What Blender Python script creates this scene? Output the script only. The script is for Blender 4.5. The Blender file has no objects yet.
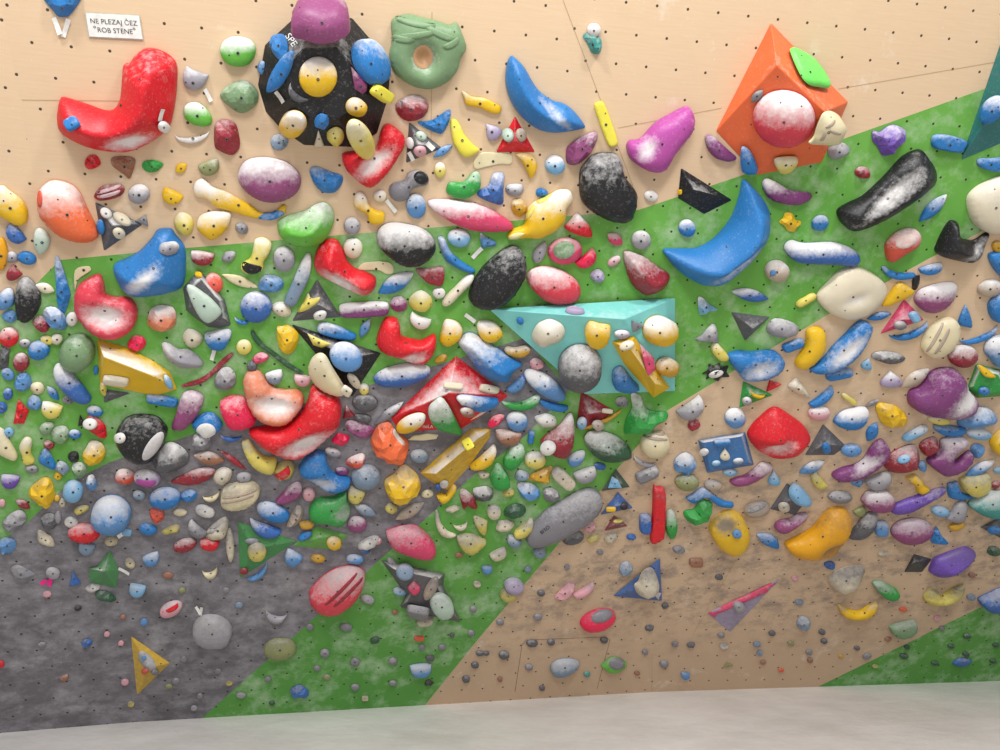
import bpy, bmesh, math, random, re
import numpy as np
from mathutils import Vector, Matrix
from mathutils.bvhtree import BVHTree
from mathutils.geometry import delaunay_2d_cdt

random.seed(7)
SC = bpy.context.scene
COL = SC.collection
SC.view_settings.view_transform = 'Standard'
SC.view_settings.look = 'None'
SC.view_settings.exposure = 0.0

# ------------------------------------------------------------------ camera
F = 785.0                      # focal length in pixels of a 1000 x 750 frame
PITCH = math.radians(10.0)
CAM = Vector((0, 0, 1.5))
FWD = Vector((0, math.cos(PITCH), math.sin(PITCH)))
UP = Vector((0, -math.sin(PITCH), math.cos(PITCH)))
RIGHT = Vector((1, 0, 0))
cd = bpy.data.cameras.new('camera')
cam = bpy.data.objects.new('camera', cd)
COL.objects.link(cam)
cam.location = CAM
cam.rotation_euler = (math.pi / 2 + PITCH, 0, 0)
cd.sensor_width = 36.0
cd.lens = 36.0 * F / 1000.0
cd.clip_end = 100
SC.camera = cam


def ray(px, py):
    return (FWD + RIGHT * ((px - 500) / F) + UP * ((375 - py) / F)).normalized()


class Plane:
    def __init__(self, o, n):
        self.o, self.n = Vector(o), Vector(n).normalized()

    def hit(self, px, py, h=0.0):
        d = ray(px, py)
        return CAM + d * ((self.o + self.n * h - CAM).dot(self.n) / d.dot(self.n))


def through(a, b, c):
    n = (b - a).cross(c - a).normalized()
    if n.dot(CAM - a) < 0:
        n = -n
    return Plane(a, n)


FLOOR = Plane((0, 0, 0), (0, 0, 1))
F0, F1, F2, F3 = (FLOOR.hit(*p) for p in ((0, 733), (136, 722), (651, 692), (1000, 681)))
t_ = (F2 - F1).normalized()
hn = Vector((t_.y, -t_.x, 0))
OVER = math.radians(37.0)
MAIN = Plane(F1, hn * math.cos(OVER) + Vector((0, 0, -math.sin(OVER))))
SEAM_R = ((562, 0), (651, 692))
SEAM_L = ((38, 200), (136, 722))
RIGHTP = through(F2, F3, MAIN.hit(*SEAM_R[0]))
LEFTP = through(F0, F1, MAIN.hit(*SEAM_L[0]))


def side(line, x, y):          # > 0 to the right of the line
    (x0, y0), (x1, y1) = line
    return x - (x0 + (x1 - x0) * (y - y0) / (y1 - y0))


def wall_at(x, y):
    if side(SEAM_L, x, y) < 0:
        return LEFTP
    return RIGHTP if side(SEAM_R, x, y) > 0 else MAIN


# ------------------------------------------------------------------ materials
def lin(hexs, k=1.0):
    h = hexs.lstrip('#')
    out = []
    for i in (0, 2, 4):
        c = int(h[i:i + 2], 16) / 255
        out.append((c / 12.92 if c <= 0.04045 else ((c + 0.055) / 1.055) ** 2.4) * k)
    return (*out, 1)


class NT:
    def __init__(self, name):
        self.m = bpy.data.materials.new(name)
        self.m.use_nodes = True
        self.t = self.m.node_tree
        self.t.nodes.clear()
        self.out = self.t.nodes.new('ShaderNodeOutputMaterial')
        self.b = self.t.nodes.new('ShaderNodeBsdfPrincipled')
        self.t.links.new(self.b.outputs[0], self.out.inputs[0])

    def n(self, kind, **kw):
        nd = self.t.nodes.new('ShaderNode' + kind)
        for k, v in kw.items():
            setattr(nd, k, v)
        return nd

    def put(self, sock, v):
        if isinstance(v, bpy.types.NodeSocket):
            self.t.links.new(v, sock)
        else:
            sock.default_value = v

    def math(self, op, a, b=0.0, c=0.0, clamp=False):
        nd = self.n('Math', operation=op, use_clamp=clamp)
        for i, v in enumerate((a, b, c)):
            self.put(nd.inputs[i], v)
        return nd.outputs[0]

    def vmath(self, op, a, b=(0, 0, 0)):
        nd = self.n('VectorMath', operation=op)
        self.put(nd.inputs[0], a)
        self.put(nd.inputs[1], b)
        return nd.outputs['Value'] if op in ('LENGTH', 'DISTANCE') else nd.outputs[0]

    def mix(self, f, a, b):
        nd = self.n('MixRGB')
        self.put(nd.inputs[0], f)
        self.put(nd.inputs[1], a)
        self.put(nd.inputs[2], b)
        return nd.outputs[0]

    def noise(self, vec, scale, detail=4, rough=0.6):
        nd = self.n('TexNoise')
        self.put(nd.inputs['Vector'], vec)
        nd.inputs['Scale'].default_value = scale
        nd.inputs['Detail'].default_value = detail
        nd.inputs['Roughness'].default_value = rough
        return nd.outputs['Fac']

    def ramp(self, v, lo, hi, a=0.0, b=1.0):
        nd = self.n('MapRange', clamp=True)
        self.put(nd.inputs[0], v)
        nd.inputs[1].default_value = lo
        nd.inputs[2].default_value = hi
        nd.inputs[3].default_value = a
        nd.inputs[4].default_value = b
        return nd.outputs[0]

    def bump(self, h, strength, dist):
        nd = self.n('Bump')
        nd.inputs['Strength'].default_value = strength
        nd.inputs['Distance'].default_value = dist
        self.put(nd.inputs['Height'], h)
        self.t.links.new(nd.outputs[0], self.b.inputs['Normal'])


PAL = {  # code: (hex, colour word)
    'R': ('cf1a26', 'red'), 'D': ('8e2632', 'dark red'), 'H': ('e3204f', 'hot pink'), 'K': ('1d1d1f', 'black'),
    'P': ('cc4166', 'rose pink'), 'M': ('ad4a98', 'magenta'), 'U': ('793a70', 'purple'), 'V': ('6647a0', 'violet'),
    'A': ('a497b4', 'lavender'), 'B': ('2873b4', 'blue'), 'N': ('3562a6', 'dark blue'), 'L': ('78a8cc', 'light blue'),
    'S': ('76889c', 'steel blue'), 'T': ('3f8f88', 'teal'), 'Q': ('7ccbc5', 'turquoise'), 'G': ('2f9440', 'green'),
    'E': ('62b03e', 'light green'), 'F': ('2c5238', 'dark green'), 'J': ('74916a', 'sage green'), 'O': ('d9582c', 'orange'),
    'o': ('d98260', 'salmon'), 'Y': ('dfb31a', 'yellow'), 'y': ('d8c860', 'pale yellow'), 'm': ('c2952a', 'mustard'),
    'C': ('dccfa8', 'cream'), 'W': ('d8d4ce', 'white'), 'g': ('96939a', 'grey'), 'd': ('56565a', 'dark grey'),
    'b': ('94654c', 'brown'), 'p': ('cf98a0', 'pale pink'), 'v': ('868a5a', 'olive'), 'z': ('b3a290', 'beige'),
    'c': ('b0c4b4', 'pale sage'), 'i': ('e4d84a', 'lemon yellow'), 'u': ('8a4470', 'plum'), 's': ('e05a48', 'coral'),
    'x': ('e2683a', 'bright orange'), 'n': ('5787ba', 'mid blue'), 'w': ('d8cdb4', 'off white'), 'l': ('6fdc60', 'lime green'),
    't': ('2d6f6c', 'dark teal'), 'q': ('c8503c', 'red orange'), 'e': ('d03c4c', 'pinkish red'), 'j': ('d99a12', 'amber'),
    'k': ('f02a8c', 'neon pink'), 'f': ('b98f68', 'tan'), 'h': ('7b797f', 'mid grey'),
}
MATS = {}


def hold_mat(code):
    if code in MATS:
        return MATS[code]
    hx, word = PAL[code]
    N = NT(word.replace(' ', '_') + '_resin')
    tc = N.n('TexCoord')
    oi = N.n('ObjectInfo')
    vec = N.vmath('ADD', tc.outputs['Object'], oi.outputs['Location'])
    at = N.n('Attribute', attribute_name='dust')
    sep = N.n('SeparateColor')
    N.t.links.new(at.outputs['Color'], sep.inputs[0])
    n1 = N.noise(vec, 26, 5)
    n2 = N.noise(vec, 120, 3)
    n3 = N.noise(vec, 9, 3)
    base = lin(hx)
    c = N.mix(N.ramp(n3, 0.3, 0.7, 0.0, 0.35), base, tuple(min(1, v * 0.72) for v in base[:3]) + (1,))
    # chalk dust, on volumes also painted top light: attribute amount broken up with noise
    n4 = N.noise(N.vmath('MULTIPLY', vec, (1.0, 1.0, 2.2)), 60, 5, 0.7)
    ch = N.math('ADD', sep.outputs[0], N.math('MULTIPLY', N.math('SUBTRACT', n1, 0.5), 0.8))
    ch = N.math('ADD', ch, N.math('MULTIPLY', N.math('SUBTRACT', n4, 0.5), 0.45))
    ch = N.math('MULTIPLY', N.ramp(ch, 0.15, 0.85), N.ramp(sep.outputs[0], 0.0, 0.2))
    scuff = N.math('MULTIPLY', N.ramp(n4, 0.56, 0.74), 0.24)
    c = N.mix(scuff, c, lin('c9c5c4'))
    c = N.mix(N.math('MULTIPLY', ch, 0.92), c, lin('e2dfdd'))
    speck = N.math('MULTIPLY', N.ramp(n2, 0.71, 0.76), 0.32)
    c = N.mix(speck, c, lin('dad6d2'))
    di = N.math('ADD', sep.outputs[1], N.math('MULTIPLY', N.math('SUBTRACT', n1, 0.5), 0.8))
    di = N.math('MULTIPLY', N.ramp(di, 0.25, 0.95), N.ramp(sep.outputs[1], 0.0, 0.1))
    c = N.mix(N.math('MULTIPLY', di, 0.85), c, lin('5f5a5c'))
    N.put(N.b.inputs['Base Color'], c)
    N.put(N.b.inputs['Roughness'], N.math('ADD', 0.42, N.math('MULTIPLY', ch, 0.4)))
    N.b.inputs['Specular IOR Level'].default_value = 0.35
    N.bump(n2, 0.18, 0.003)
    MATS[code] = N.m
    return N.m


def plain_mat(name, hx, rough=0.7, metal=0.0):
    N = NT(name)
    tc = N.n('TexCoord')
    n = N.noise(tc.outputs['Object'], 40, 3)
    b = lin(hx)
    N.put(N.b.inputs['Base Color'], N.mix(N.ramp(n, 0.3, 0.7), b, tuple(v * 0.8 for v in b[:3]) + (1,)))
    N.b.inputs['Roughness'].default_value = rough
    N.b.inputs['Metallic'].default_value = metal
    return N.m


M_STEEL = plain_mat('bolt_steel', '6a6a6c', 0.4, 0.6)
M_DARK = plain_mat('socket_dark', '141416', 0.8)
M_TAPE = plain_mat('white_tape', 'e8e6e0', 0.75)
M_PINKTAPE = plain_mat('pink_tape', 'f5208c', 0.7)
M_PAPER = plain_mat('sign_paper', 'e9e7e2', 0.6)
M_EDGE = plain_mat('sign_border', 'bfc0b4', 0.6)
M_INK = plain_mat('sign_ink', '4a4a4c', 0.8)
M_WHITEINK = plain_mat('white_lettering', 'e6e6e6', 0.7)
M_SEAM = plain_mat('seam_shadow', 'a98c66', 0.9)  # brown tone of the thin panel joint lines


def wall_mat(name, base, dark, kind):
    """Painted or bare plywood with a staggered grid of bolt holes, chalk and shoe marks. UV is metres on the panel."""
    N = NT(name)
    uv = N.n('UVMap', uv_map='UVMap').outputs[0]
    geo = N.n('NewGeometry').outputs['Position']
    sx = N.n('SeparateXYZ')
    N.t.links.new(geo, sx.inputs[0])
    z = sx.outputs['Z']
    big = N.noise(geo, 1.3, 4)
    mid = N.noise(geo, 4.5, 6, 0.7)
    stretch = N.vmath('MULTIPLY', geo, (5.0, 6.0, 8.5))
    sm = N.noise(stretch, 1.0, 6, 0.75)
    fine = N.noise(geo, 60, 3)
    b, d = lin(base), lin(dark)
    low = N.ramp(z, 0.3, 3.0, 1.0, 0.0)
    if kind == 'wood':
        grain = N.noise(N.vmath('MULTIPLY', uv, (2.0, 30.0, 1.0)), 3.0, 4)
        c = N.mix(N.ramp(grain, 0.35, 0.7, 0.0, 0.35), b, d)
        c = N.mix(N.math('MULTIPLY', low, 0.75), c, lin('b0977f'))  # dimmer light low on the overhang, painted as darker wood
        c = N.mix(N.math('MULTIPLY', N.ramp(mid, 0.60, 0.78), 0.45), c, lin('e9e4dc'))
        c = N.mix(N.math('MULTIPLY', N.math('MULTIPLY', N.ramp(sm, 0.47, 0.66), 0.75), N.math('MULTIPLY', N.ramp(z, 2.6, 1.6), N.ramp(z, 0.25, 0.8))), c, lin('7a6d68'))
    elif kind == 'green':
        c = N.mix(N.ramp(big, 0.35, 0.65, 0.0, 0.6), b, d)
        c = N.mix(N.math('MULTIPLY', N.ramp(z, 2.2, 0.6), 0.6), c, lin('4b8040'))  # shade at the foot of the wall painted into the green
        c = N.mix(N.math('MULTIPLY', N.ramp(mid, 0.48, 0.74), 0.58), c, lin('c6d4bd'))
        c = N.mix(N.math('MULTIPLY', N.ramp(sm, 0.55, 0.75), N.math('MULTIPLY', N.math('MULTIPLY', N.ramp(z, 2.6, 1.5), N.ramp(z, 0.2, 0.7)), 0.45)), c, lin('8d948c'))
    elif kind == 'black':
        c = N.mix(N.ramp(big, 0.35, 0.65, 0.0, 0.6), b, d)
        c = N.mix(N.math('MULTIPLY', N.ramp(sm, 0.42, 0.64), 0.65), c, lin('98949a'))
        c = N.mix(N.math('MULTIPLY', N.ramp(mid, 0.52, 0.75), 0.55), c, lin('b4b0b2'))
    c = N.mix(N.math('MULTIPLY', N.ramp(fine, 0.70, 0.76), 0.35), c, lin('e6e2dc'))
    # bolt holes: two interleaved square grids
    masks = []
    for off in ((0.0, 0.0, 0), (0.5, 0.5, 0)):
        p = N.vmath('ADD', N.vmath('MULTIPLY', uv, (1 / 0.168, 1 / 0.30, 0)), off)
        fr = N.vmath('SUBTRACT', N.vmath('FRACTION', p), (0.5, 0.5, 0))
        dist = N.vmath('LENGTH', N.vmath('MULTIPLY', fr, (0.168, 0.30, 0)))
        masks.append(N.ramp(dist, 0.0062, 0.0080, 1.0, 0.0))
    hole = N.math('MAXIMUM', masks[0], masks[1])
    c = N.mix(N.math('MULTIPLY', hole, 0.92), c, lin('2a2018'))
    N.put(N.b.inputs['Base Color'], c)
    N.b.inputs['Roughness'].default_value = 0.7
    N.b.inputs['Specular IOR Level'].default_value = 0.25
    N.bump(N.math('SUBTRACT', N.math('MULTIPLY', fine, 0.15), hole), 0.5, 0.004)
    return N.m


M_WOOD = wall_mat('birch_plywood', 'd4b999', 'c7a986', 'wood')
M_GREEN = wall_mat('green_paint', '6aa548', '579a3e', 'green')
M_BLACK = wall_mat('black_paint', '6a676b', '545256', 'black')

# ------------------------------------------------------------------ wall shell
X0, X1, YT = -260, 1260, -120


def fy(x):                     # where the wall meets the mat
    pts = ((0, 733), (136, 722), (651, 692), (1000, 681))
    for (a, b), (c, d) in zip(pts, pts[1:]):
        if x <= c or c == 1000:
            return b + (d - b) * (x - a) / (c - a)


TOP_EDGE = [(X0, 490), (0, 315), (38, 282), (60, 260), (186, 248), (340, 235), (428, 228), (638, 210), (740, 176), (843, 139), (984, 89), (X1, -8)]
LOW_EDGE = [(X1, 75), (1000, 222), (928, 259), (829, 314), (770, 349), (668, 410), (634, 450), (618, 468), (561, 541), (480, 637), (425, fy(425))]
BLACK_R = [(202, fy(202)), (420, 524), (474, 475), (525, 436), (569, 391)]
BLACK_T = [(525, 338), (440, 364), (345, 392), (200, 432), (110, 462), (70, 482), (30, 520), (-10, 550), (X0, 680)]
FL = lambda xs: [(x, fy(x)) for x in xs]
REGIONS = [
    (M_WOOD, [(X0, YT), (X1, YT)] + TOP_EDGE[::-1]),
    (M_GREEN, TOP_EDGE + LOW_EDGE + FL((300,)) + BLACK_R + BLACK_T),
    (M_BLACK, BLACK_R + BLACK_T + FL((X0, 0, 136))),
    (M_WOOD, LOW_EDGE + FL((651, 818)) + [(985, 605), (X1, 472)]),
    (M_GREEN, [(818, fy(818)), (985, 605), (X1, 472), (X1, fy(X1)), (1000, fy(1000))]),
]


def clip(poly, line, keep_right):
    out = []
    sgn = 1 if keep_right else -1
    f = lambda p: sgn * side(line, *p)
    for a, b in zip(poly, poly[1:] + poly[:1]):
        fa, fb = f(a), f(b)
        if fa >= 0:
            out.append(a)
        if (fa > 0 > fb) or (fa < 0 < fb):
            t = fa / (fa - fb)
            out.append((a[0] + (b[0] - a[0]) * t, a[1] + (b[1] - a[1]) * t))
    return out


def link(o, parent=None):
    COL.objects.link(o)
    if parent is not None:
        o.parent = parent
    return o


def build_wall(name, plane, cuts, uvx, uvo):
    bm = bmesh.new()
    uvl = bm.loops.layers.uv.new('UVMap')
    tx = Vector((-plane.n.y, plane.n.x, 0)).normalized()
    ty = plane.n.cross(tx).normalized()
    if ty.z < 0:
        ty = -ty
    ca, sa = math.cos(uvx), math.sin(uvx)
    mats = [M_WOOD, M_GREEN, M_BLACK]
    for m, poly in REGIONS:
        pts = poly
        for line, keep in cuts:
            pts = clip(pts, line, keep)
        if len(pts) < 3:
            continue
        try:
            f = bm.faces.new([bm.verts.new(plane.hit(*p)) for p in pts])
        except ValueError:
            continue
        f.material_index = mats.index(m)
        f.normal_update()
        if f.normal.dot(plane.n) < 0:
            f.normal_flip()
    for f in bm.faces:
        for l in f.loops:
            r = l.vert.co - plane.o
            u, v = r.dot(tx), r.dot(ty)
            l[uvl].uv = (u * ca + v * sa + uvo[0], -u * sa + v * ca + uvo[1])
    bmesh.ops.triangulate(bm, faces=bm.faces[:])
    me = bpy.data.meshes.new(name)
    bm.to_mesh(me)
    bm.free()
    for m in mats:
        me.materials.append(m)
    o = link(bpy.data.objects.new(name, me))
    o['kind'] = 'structure'
    return o


build_wall('wall_back', MAIN, [(SEAM_L, True), (SEAM_R, False)], 0.02, (0.03, 0.05))
build_wall('wall_right', RIGHTP, [(SEAM_R, True)], -0.02, (0.1, 0.02))
build_wall('wall_left', LEFTP, [(SEAM_L, False)], 0.0, (0.0, 0.0))


def strip_mesh(name, runs, width, mat, lift=0.0015):
    """Thin strips on the wall panels along pixel runs: panel joints."""
    bm = bmesh.new()
    for run in runs:
        for a, b in zip(run, run[1:]):
            pl = wall_at((a[0] + b[0]) / 2, (a[1] + b[1]) / 2)
            p, q = pl.hit(*a, lift), pl.hit(*b, lift)
            s = (q - p).cross(pl.n).normalized() * width / 2
            bm.faces.new([bm.verts.new(v) for v in (p - s, q - s, q + s, p + s)])
    me = bpy.data.meshes.new(name)
    bm.to_mesh(me)
    bm.free()
    me.materials.append(mat)
    o = link(bpy.data.objects.new(name, me))
    o['kind'] = 'structure'
    return o


strip_mesh('trim_1', [[(563, 0), (633, 186)], [(618, 128), (722, 108)], [(838, 89), (996, 62)], [(432, 12), (431, 150)], [(652, 655), (652, 691)],
                      [(22, 100), (120, 101)], [(736, 560), (692, 636)]], 0.0022, M_SEAM)
strip_mesh('trim_2', [[(515, 692), (522, 645), (526, 640), (606, 637), (610, 640), (597, 689)]], 0.0035, plain_mat('hatch_groove', '7a5c40', 0.9))

# floor: crash mat
N = NT('mat_cover')
geo = N.n('NewGeometry').outputs['Position']
nn = N.noise(geo, 1.2, 5)
n2 = N.noise(N.vmath('MULTIPLY', geo, (1.0, 3.0, 1.0)), 3.0, 5)
c = N.mix(N.ramp(nn, 0.35, 0.65), lin('dcd8d4'), lin('cbc6c1'))
c = N.mix(N.math('MULTIPLY', N.ramp(n2, 0.55, 0.75), 0.35), c, lin('e6e3df'))
N.put(N.b.inputs['Base Color'], c)
N.b.inputs['Roughness'].default_value = 0.6
N.bump(N.noise(geo, 2.2, 3), 0.4, 0.05)
bm = bmesh.new()
bk = [LEFTP.hit(X0, fy(X0)), F0, F1, F2, F3, RIGHTP.hit(X1, fy(X1))]
bm.faces.new([bm.verts.new((p.x, p.y, 0)) for p in bk] + [bm.verts.new(p) for p in ((7, -3, 0), (-6, -3, 0))])
me = bpy.data.meshes.new('floor')
bm.normal_update()
for f in bm.faces:
    if f.normal.z < 0:
        f.normal_flip()
bm.to_mesh(me)
bm.free()
me.materials.append(N.m)
fl = link(bpy.data.objects.new('floor', me))
fl['kind'] = 'structure'

# ------------------------------------------------------------------ outlines (pixel space, y up locally)
def smooth_closed(pts, sub=5):
    out = []
    n = len(pts)
    for i in range(n):
        p0, p1, p2, p3 = (np.array(pts[(i + k) % n], float) for k in (-1, 0, 1, 2))
        for s in range(sub):
            t = s / sub
            out.append(tuple(0.5 * ((2 * p1) + (-p0 + p2) * t + (2 * p0 - 5 * p1 + 4 * p2 - p3) * t * t + (-p0 + 3 * p1 - 3 * p2 + p3) * t ** 3)))
    return out


def outline(s, w, h, rnd):
    T = [2 * math.pi * i / 28 for i in range(28)]
    a, b = w / 2, h / 2
    if s in 'os':
        return [(a * math.cos(t), b * math.sin(t)) for t in T]
    if s == 'e':
        return [(a * math.cos(t), b * math.sin(t) * (1 - 0.28 * math.cos(t))) for t in T]
    if s == 'r':
        g = lambda v: math.copysign(abs(v) ** 0.45, v)
        return [(a * g(math.cos(t)), b * g(math.sin(t))) for t in T]
    if s == 'l':
        xs = [-1 + 2 * i / 14 for i in range(15)]
        return [(a * x, b * (1 - x * x)) for x in xs] + [(a * x, -b * (1 - x * x)) for x in xs[-2:0:-1]]
    if s in 'cdb':
        k, p = {'c': (-0.42, 1.0), 'd': (0.12, 0.7), 'b': (-0.1, 0.8)}[s]
        ts = [math.pi * i / 14 for i in range(15)]
        low = [(a * math.cos(t), -2 * b * math.sin(t) ** p) for t in ts]
        end = 0.0 if s != 'b' else 0.5 * b
        up = [(a * math.cos(t) * 0.97, 2 * b * k * math.sin(t) + end) for t in ts[::-1]]
        return [(x, y + b) for x, y in low + up[1:-1]]
    if s == 'p':
        return [(a * math.cos(t), b * math.sin(t) * (0.62 + 0.38 * abs(math.cos(t)) ** 1.2) * 1.15) for t in T]
    if s == 'w':
        return [(a * math.sin(t) * (0.55 - 0.45 * math.cos(t)) * 1.25, -b * -math.cos(t)) for t in T]
    if s == 't':
        q = [(-a, -b), (a, -b * 0.9), (rnd.uniform(-.15, .15) * a, b)]
        return q
    if s == 'q':
        return [(-a, -b * rnd.uniform(.5, 1)), (a * rnd.uniform(.4, .9), -b), (a, b * rnd.uniform(.3, .9)), (-a * rnd.uniform(.2, .8), b)]
    if s == 'f':
        return [(-a, -b * .6), (-a * .6, b * .7), (a * .3, b), (a, b * .5), (a * .85, -b * .7), (0, -b)]
    n = rnd.choice((7, 8, 9))
    ph = rnd.uniform(0, 6.28)
    pts = []
    for i in range(n):
        t = ph + 2 * math.pi * i / n
        r = rnd.uniform(0.86, 1.14)
        pts.append((a * r * math.cos(t), b * r * math.sin(t)))
    return pts


HF = dict(h=.36, o=.30, s=.46, e=.32, r=.28, l=.24, c=.36, d=.34, b=.32, p=.34, w=.32, t=.26, q=.34, f=.08, k=.34)
SHARP = set('tq')
BUILT = []                     # (BVH in world space) of what holds may sit on
REG = []                       # records for the labels


def inside(poly, x, y):
    c = False
    n = len(poly)
    for i in range(n):
        x0, y0 = poly[i]
        x1, y1 = poly[i - 1]
        if (y0 > y) != (y1 > y) and x < (x1 - x0) * (y - y0) / (y1 - y0) + x0:
            c = not c
    return c


def resample(poly, step):
    out = []
    n = len(poly)
    for i in range(n):
        a, b = Vector(poly[i]), Vector(poly[(i + 1) % n])
        k = max(1, int(round((b - a).length / step)))
        for j in range(k):
            out.append(a.lerp(b, j / k))
    return out


def surface_plane(pts):
    """The plane of what is already built under the pixels PTS (median of the hits)."""
    hits = []
    for x, y in pts:
        d = ray(x, y)
        best = None
        for t in BUILT:
            loc, nor, _i, dist = t.ray_cast(CAM, d)
            if loc is not None and (best is None or dist < best[2]):
                best = (loc, nor, dist)
        if best is not None:
            hits.append(best)
    if not hits:
        return None
    n = sum((h[1] if h[1].dot(CAM - h[0]) > 0 else -h[1] for h in hits), Vector()).normalized()
    o = max((h[0] for h in hits), key=lambda p: p.dot(n)) if len(hits) < 3 else max((h[0] for h in hits), key=lambda p: p.dot(n))
    return Plane(o, n)


def frame(plane, o):
    n = plane.n
    u = (RIGHT - n * RIGHT.dot(n)).normalized()
    v = n.cross(u)
    m = Matrix((u, v, n)).transposed().to_4x4()
    m.translation = o
    return m


def finish(name, me, mw, mat, parent=None):
    me.materials.append(mat)
    o = bpy.data.objects.new(name, me)
    if parent is None:
        o.matrix_world = mw
    else:
        o.matrix_local = parent.matrix_world.inverted() @ mw
    link(o, parent)
    if parent is None:
        bpy.context.view_layer.update() if False else None
    return o


def dust_attr(me, chalk, dirt):
    at = me.color_attributes.new('dust', 'FLOAT_COLOR', 'POINT')
    a = np.zeros((len(me.vertices), 4), np.float32)
    a[:, 0], a[:, 1], a[:, 3] = chalk, dirt, 1
    at.data.foreach_set('color', a.ravel())


def wall_clear(plane, px_poly):
    """How far PLANE has to move out so that no outline point sinks into the wall panels."""
    return max(0.0, max((wall_at(*p).hit(*p) - plane.o).dot(plane.n) for p in px_poly))


def make_dome(name, px_poly, code, style, chalk, hk, plane, parent=None, scoops=(), lift=0.002, ridge=0.0, seed=0):
    """A hold: inflated from its outline on PLANE. Returns (object, BVH world, matrix)."""
    rnd = random.Random(seed)
    cx = sum(p[0] for p in px_poly) / len(px_poly)
    cy = sum(p[1] for p in px_poly) / len(px_poly)
    lift += wall_clear(plane, px_poly)
    k_ = 0.965 if len(px_poly) and (max(p[0] for p in px_poly) - min(p[0] for p in px_poly)) > 22 else 0.98
    px_poly = [(cx + (p[0] - cx) * k_, cy + (p[1] - cy) * k_) for p in px_poly]
    o = plane.hit(cx, cy, lift)
    mw = frame(plane, o)
    inv = mw.inverted()
    base = Plane(plane.o + plane.n * lift, plane.n)
    up = 0.0
    for _pass in (0, 1):       # second pass: the outline seen is that of the hold a little above its foot
        poly = []
        for p in px_poly:
            q = inv @ base.hit(p[0], p[1], up)
            poly.append((q.x, q.y))
        area = abs(sum(poly[i][0] * poly[i - 1][1] - poly[i - 1][0] * poly[i][1] for i in range(len(poly)))) / 2
        xs, ys = [p[0] for p in poly], [p[1] for p in poly]
        up = 0.2 * hk * 1.1 * min(math.sqrt(area), 1.6 * area / max(max(xs) - min(xs), max(ys) - min(ys)))
    pxa = abs(sum(px_poly[i][0] * px_poly[i - 1][1] - px_poly[i - 1][0] * px_poly[i][1] for i in range(len(px_poly)))) / 2
    nt = 45 if pxa < 110 else 80 if pxa < 350 else 160 if pxa < 1200 else 420
    if style == 'k':
        nt = 11 if pxa < 350 else 18 if pxa < 900 else 30
    step = math.sqrt(area / nt)
    fine = math.sqrt(area / 45) if style == 'k' else step
    ring = resample(poly, (fine if code in 'WwCyg' else step) * 0.8)
    rp = [(v.x, v.y) for v in ring]
    xs, ys = [p[0] for p in rp], [p[1] for p in rp]
    pts = [Vector(p) for p in rp]
    y, r = min(ys) + step / 2, 0
    edge = np.array(rp)
    keep = 0.42
    if style != 'k':           # a ring that runs along inside the outline keeps the shoulder even
        keep = 0.95
        ccw = sum(rp[i - 1][0] * rp[i][1] - rp[i][0] * rp[i - 1][1] for i in range(len(rp))) > 0
        for i in range(len(rp)):
            t = ring[(i + 1) % len(rp)] - ring[i - 1]
            nv = Vector((-t.y, t.x)) if ccw else Vector((t.y, -t.x))
            if nv.length > 0:
                q = ring[i] + nv.normalized() * step * 0.36
                if inside(rp, q.x, q.y) and np.min(np.hypot(edge[:, 0] - q.x, edge[:, 1] - q.y)) > step * 0.3:
                    pts.append(q)
    while y < max(ys):
        x = min(xs) + (r % 2) * step / 2
        while x < max(xs):
            jx, jy = (x + rnd.uniform(-.3, .3) * step, y + rnd.uniform(-.3, .3) * step) if style == 'k' else (x, y)
            if inside(rp, jx, jy) and np.min(np.hypot(edge[:, 0] - jx, edge[:, 1] - jy)) > step * keep:
                pts.append(Vector((jx, jy)))
            x += step
        y += step * 0.87
        r += 1
    nb = len(rp)
    vs, es, fs, _a, _b, _c = delaunay_2d_cdt(pts, [(i, (i + 1) % nb) for i in range(nb)], [], 1, 1e-7)
    V = np.array([(v.x, v.y) for v in vs])
    n = len(V)
    bset = np.zeros(n, bool)
    for i, v in enumerate(V):
        if np.min(np.hypot(edge[:, 0] - v[0], edge[:, 1] - v[1])) < step * 1e-3:
            bset[i] = True
    A = np.zeros((n, n))
    for f in fs:
        for i in range(len(f)):
            a, b = f[i], f[(i + 1) % len(f)]
            A[a, b] = A[b, a] = 1
    deg = A.sum(1)
    I = np.where(~bset)[0]
    z = np.zeros(n)
    if len(I):
        Lm = np.diag(deg[I]) - A[np.ix_(I, I)]
        try:
            z[I] = np.linalg.solve(Lm, deg[I])
        except np.linalg.LinAlgError:
            z[I] = 1
    zm = z.max() or 1
    z = np.sqrt(np.clip(z / zm, 0, 1))
    if style == 'd':
        z = np.clip(1.3 * z - 0.3 * z ** 3, 0, 1)
    if style == 'h':           # crisp ridge along the middle, like a hipped roof with soft shoulders
        dense = np.array([(v.x, v.y) for v in resample(rp, step * 0.25)])
        dd_ = np.array([0.0 if bset[i] else np.min(np.hypot(dense[:, 0] - V[i, 0], dense[:, 1] - V[i, 1])) for i in range(n)])
        z = 0.35 * z + 0.65 * (dd_ / max(dd_.max(), 1e-9)) ** 0.85
    xw, yw = V[:, 0].max() - V[:, 0].min(), V[:, 1].max() - V[:, 1].min()
    H = hk * min(math.sqrt(area), 1.6 * area / max(xw, yw)) * 1.1
    if style == 'f':
        z = np.minimum(z * 3, 1)
    if style == 'r':
        z = np.minimum(z * 1.7, 1) * .8 + z * .2
    if style == 'k':
        z = z * np.array([rnd.uniform(.86, 1.08) for _ in range(n)])
    z = z * H
    grime = np.zeros(n)
    yn = (V[:, 1] - V[:, 1].min()) / max(1e-6, yw)
    chalk = min(1.15, chalk * 1.2)
    chk = (chalk * .22 if scoops else chalk) * np.clip((yn - .35) / .6, 0, 1)
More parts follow.
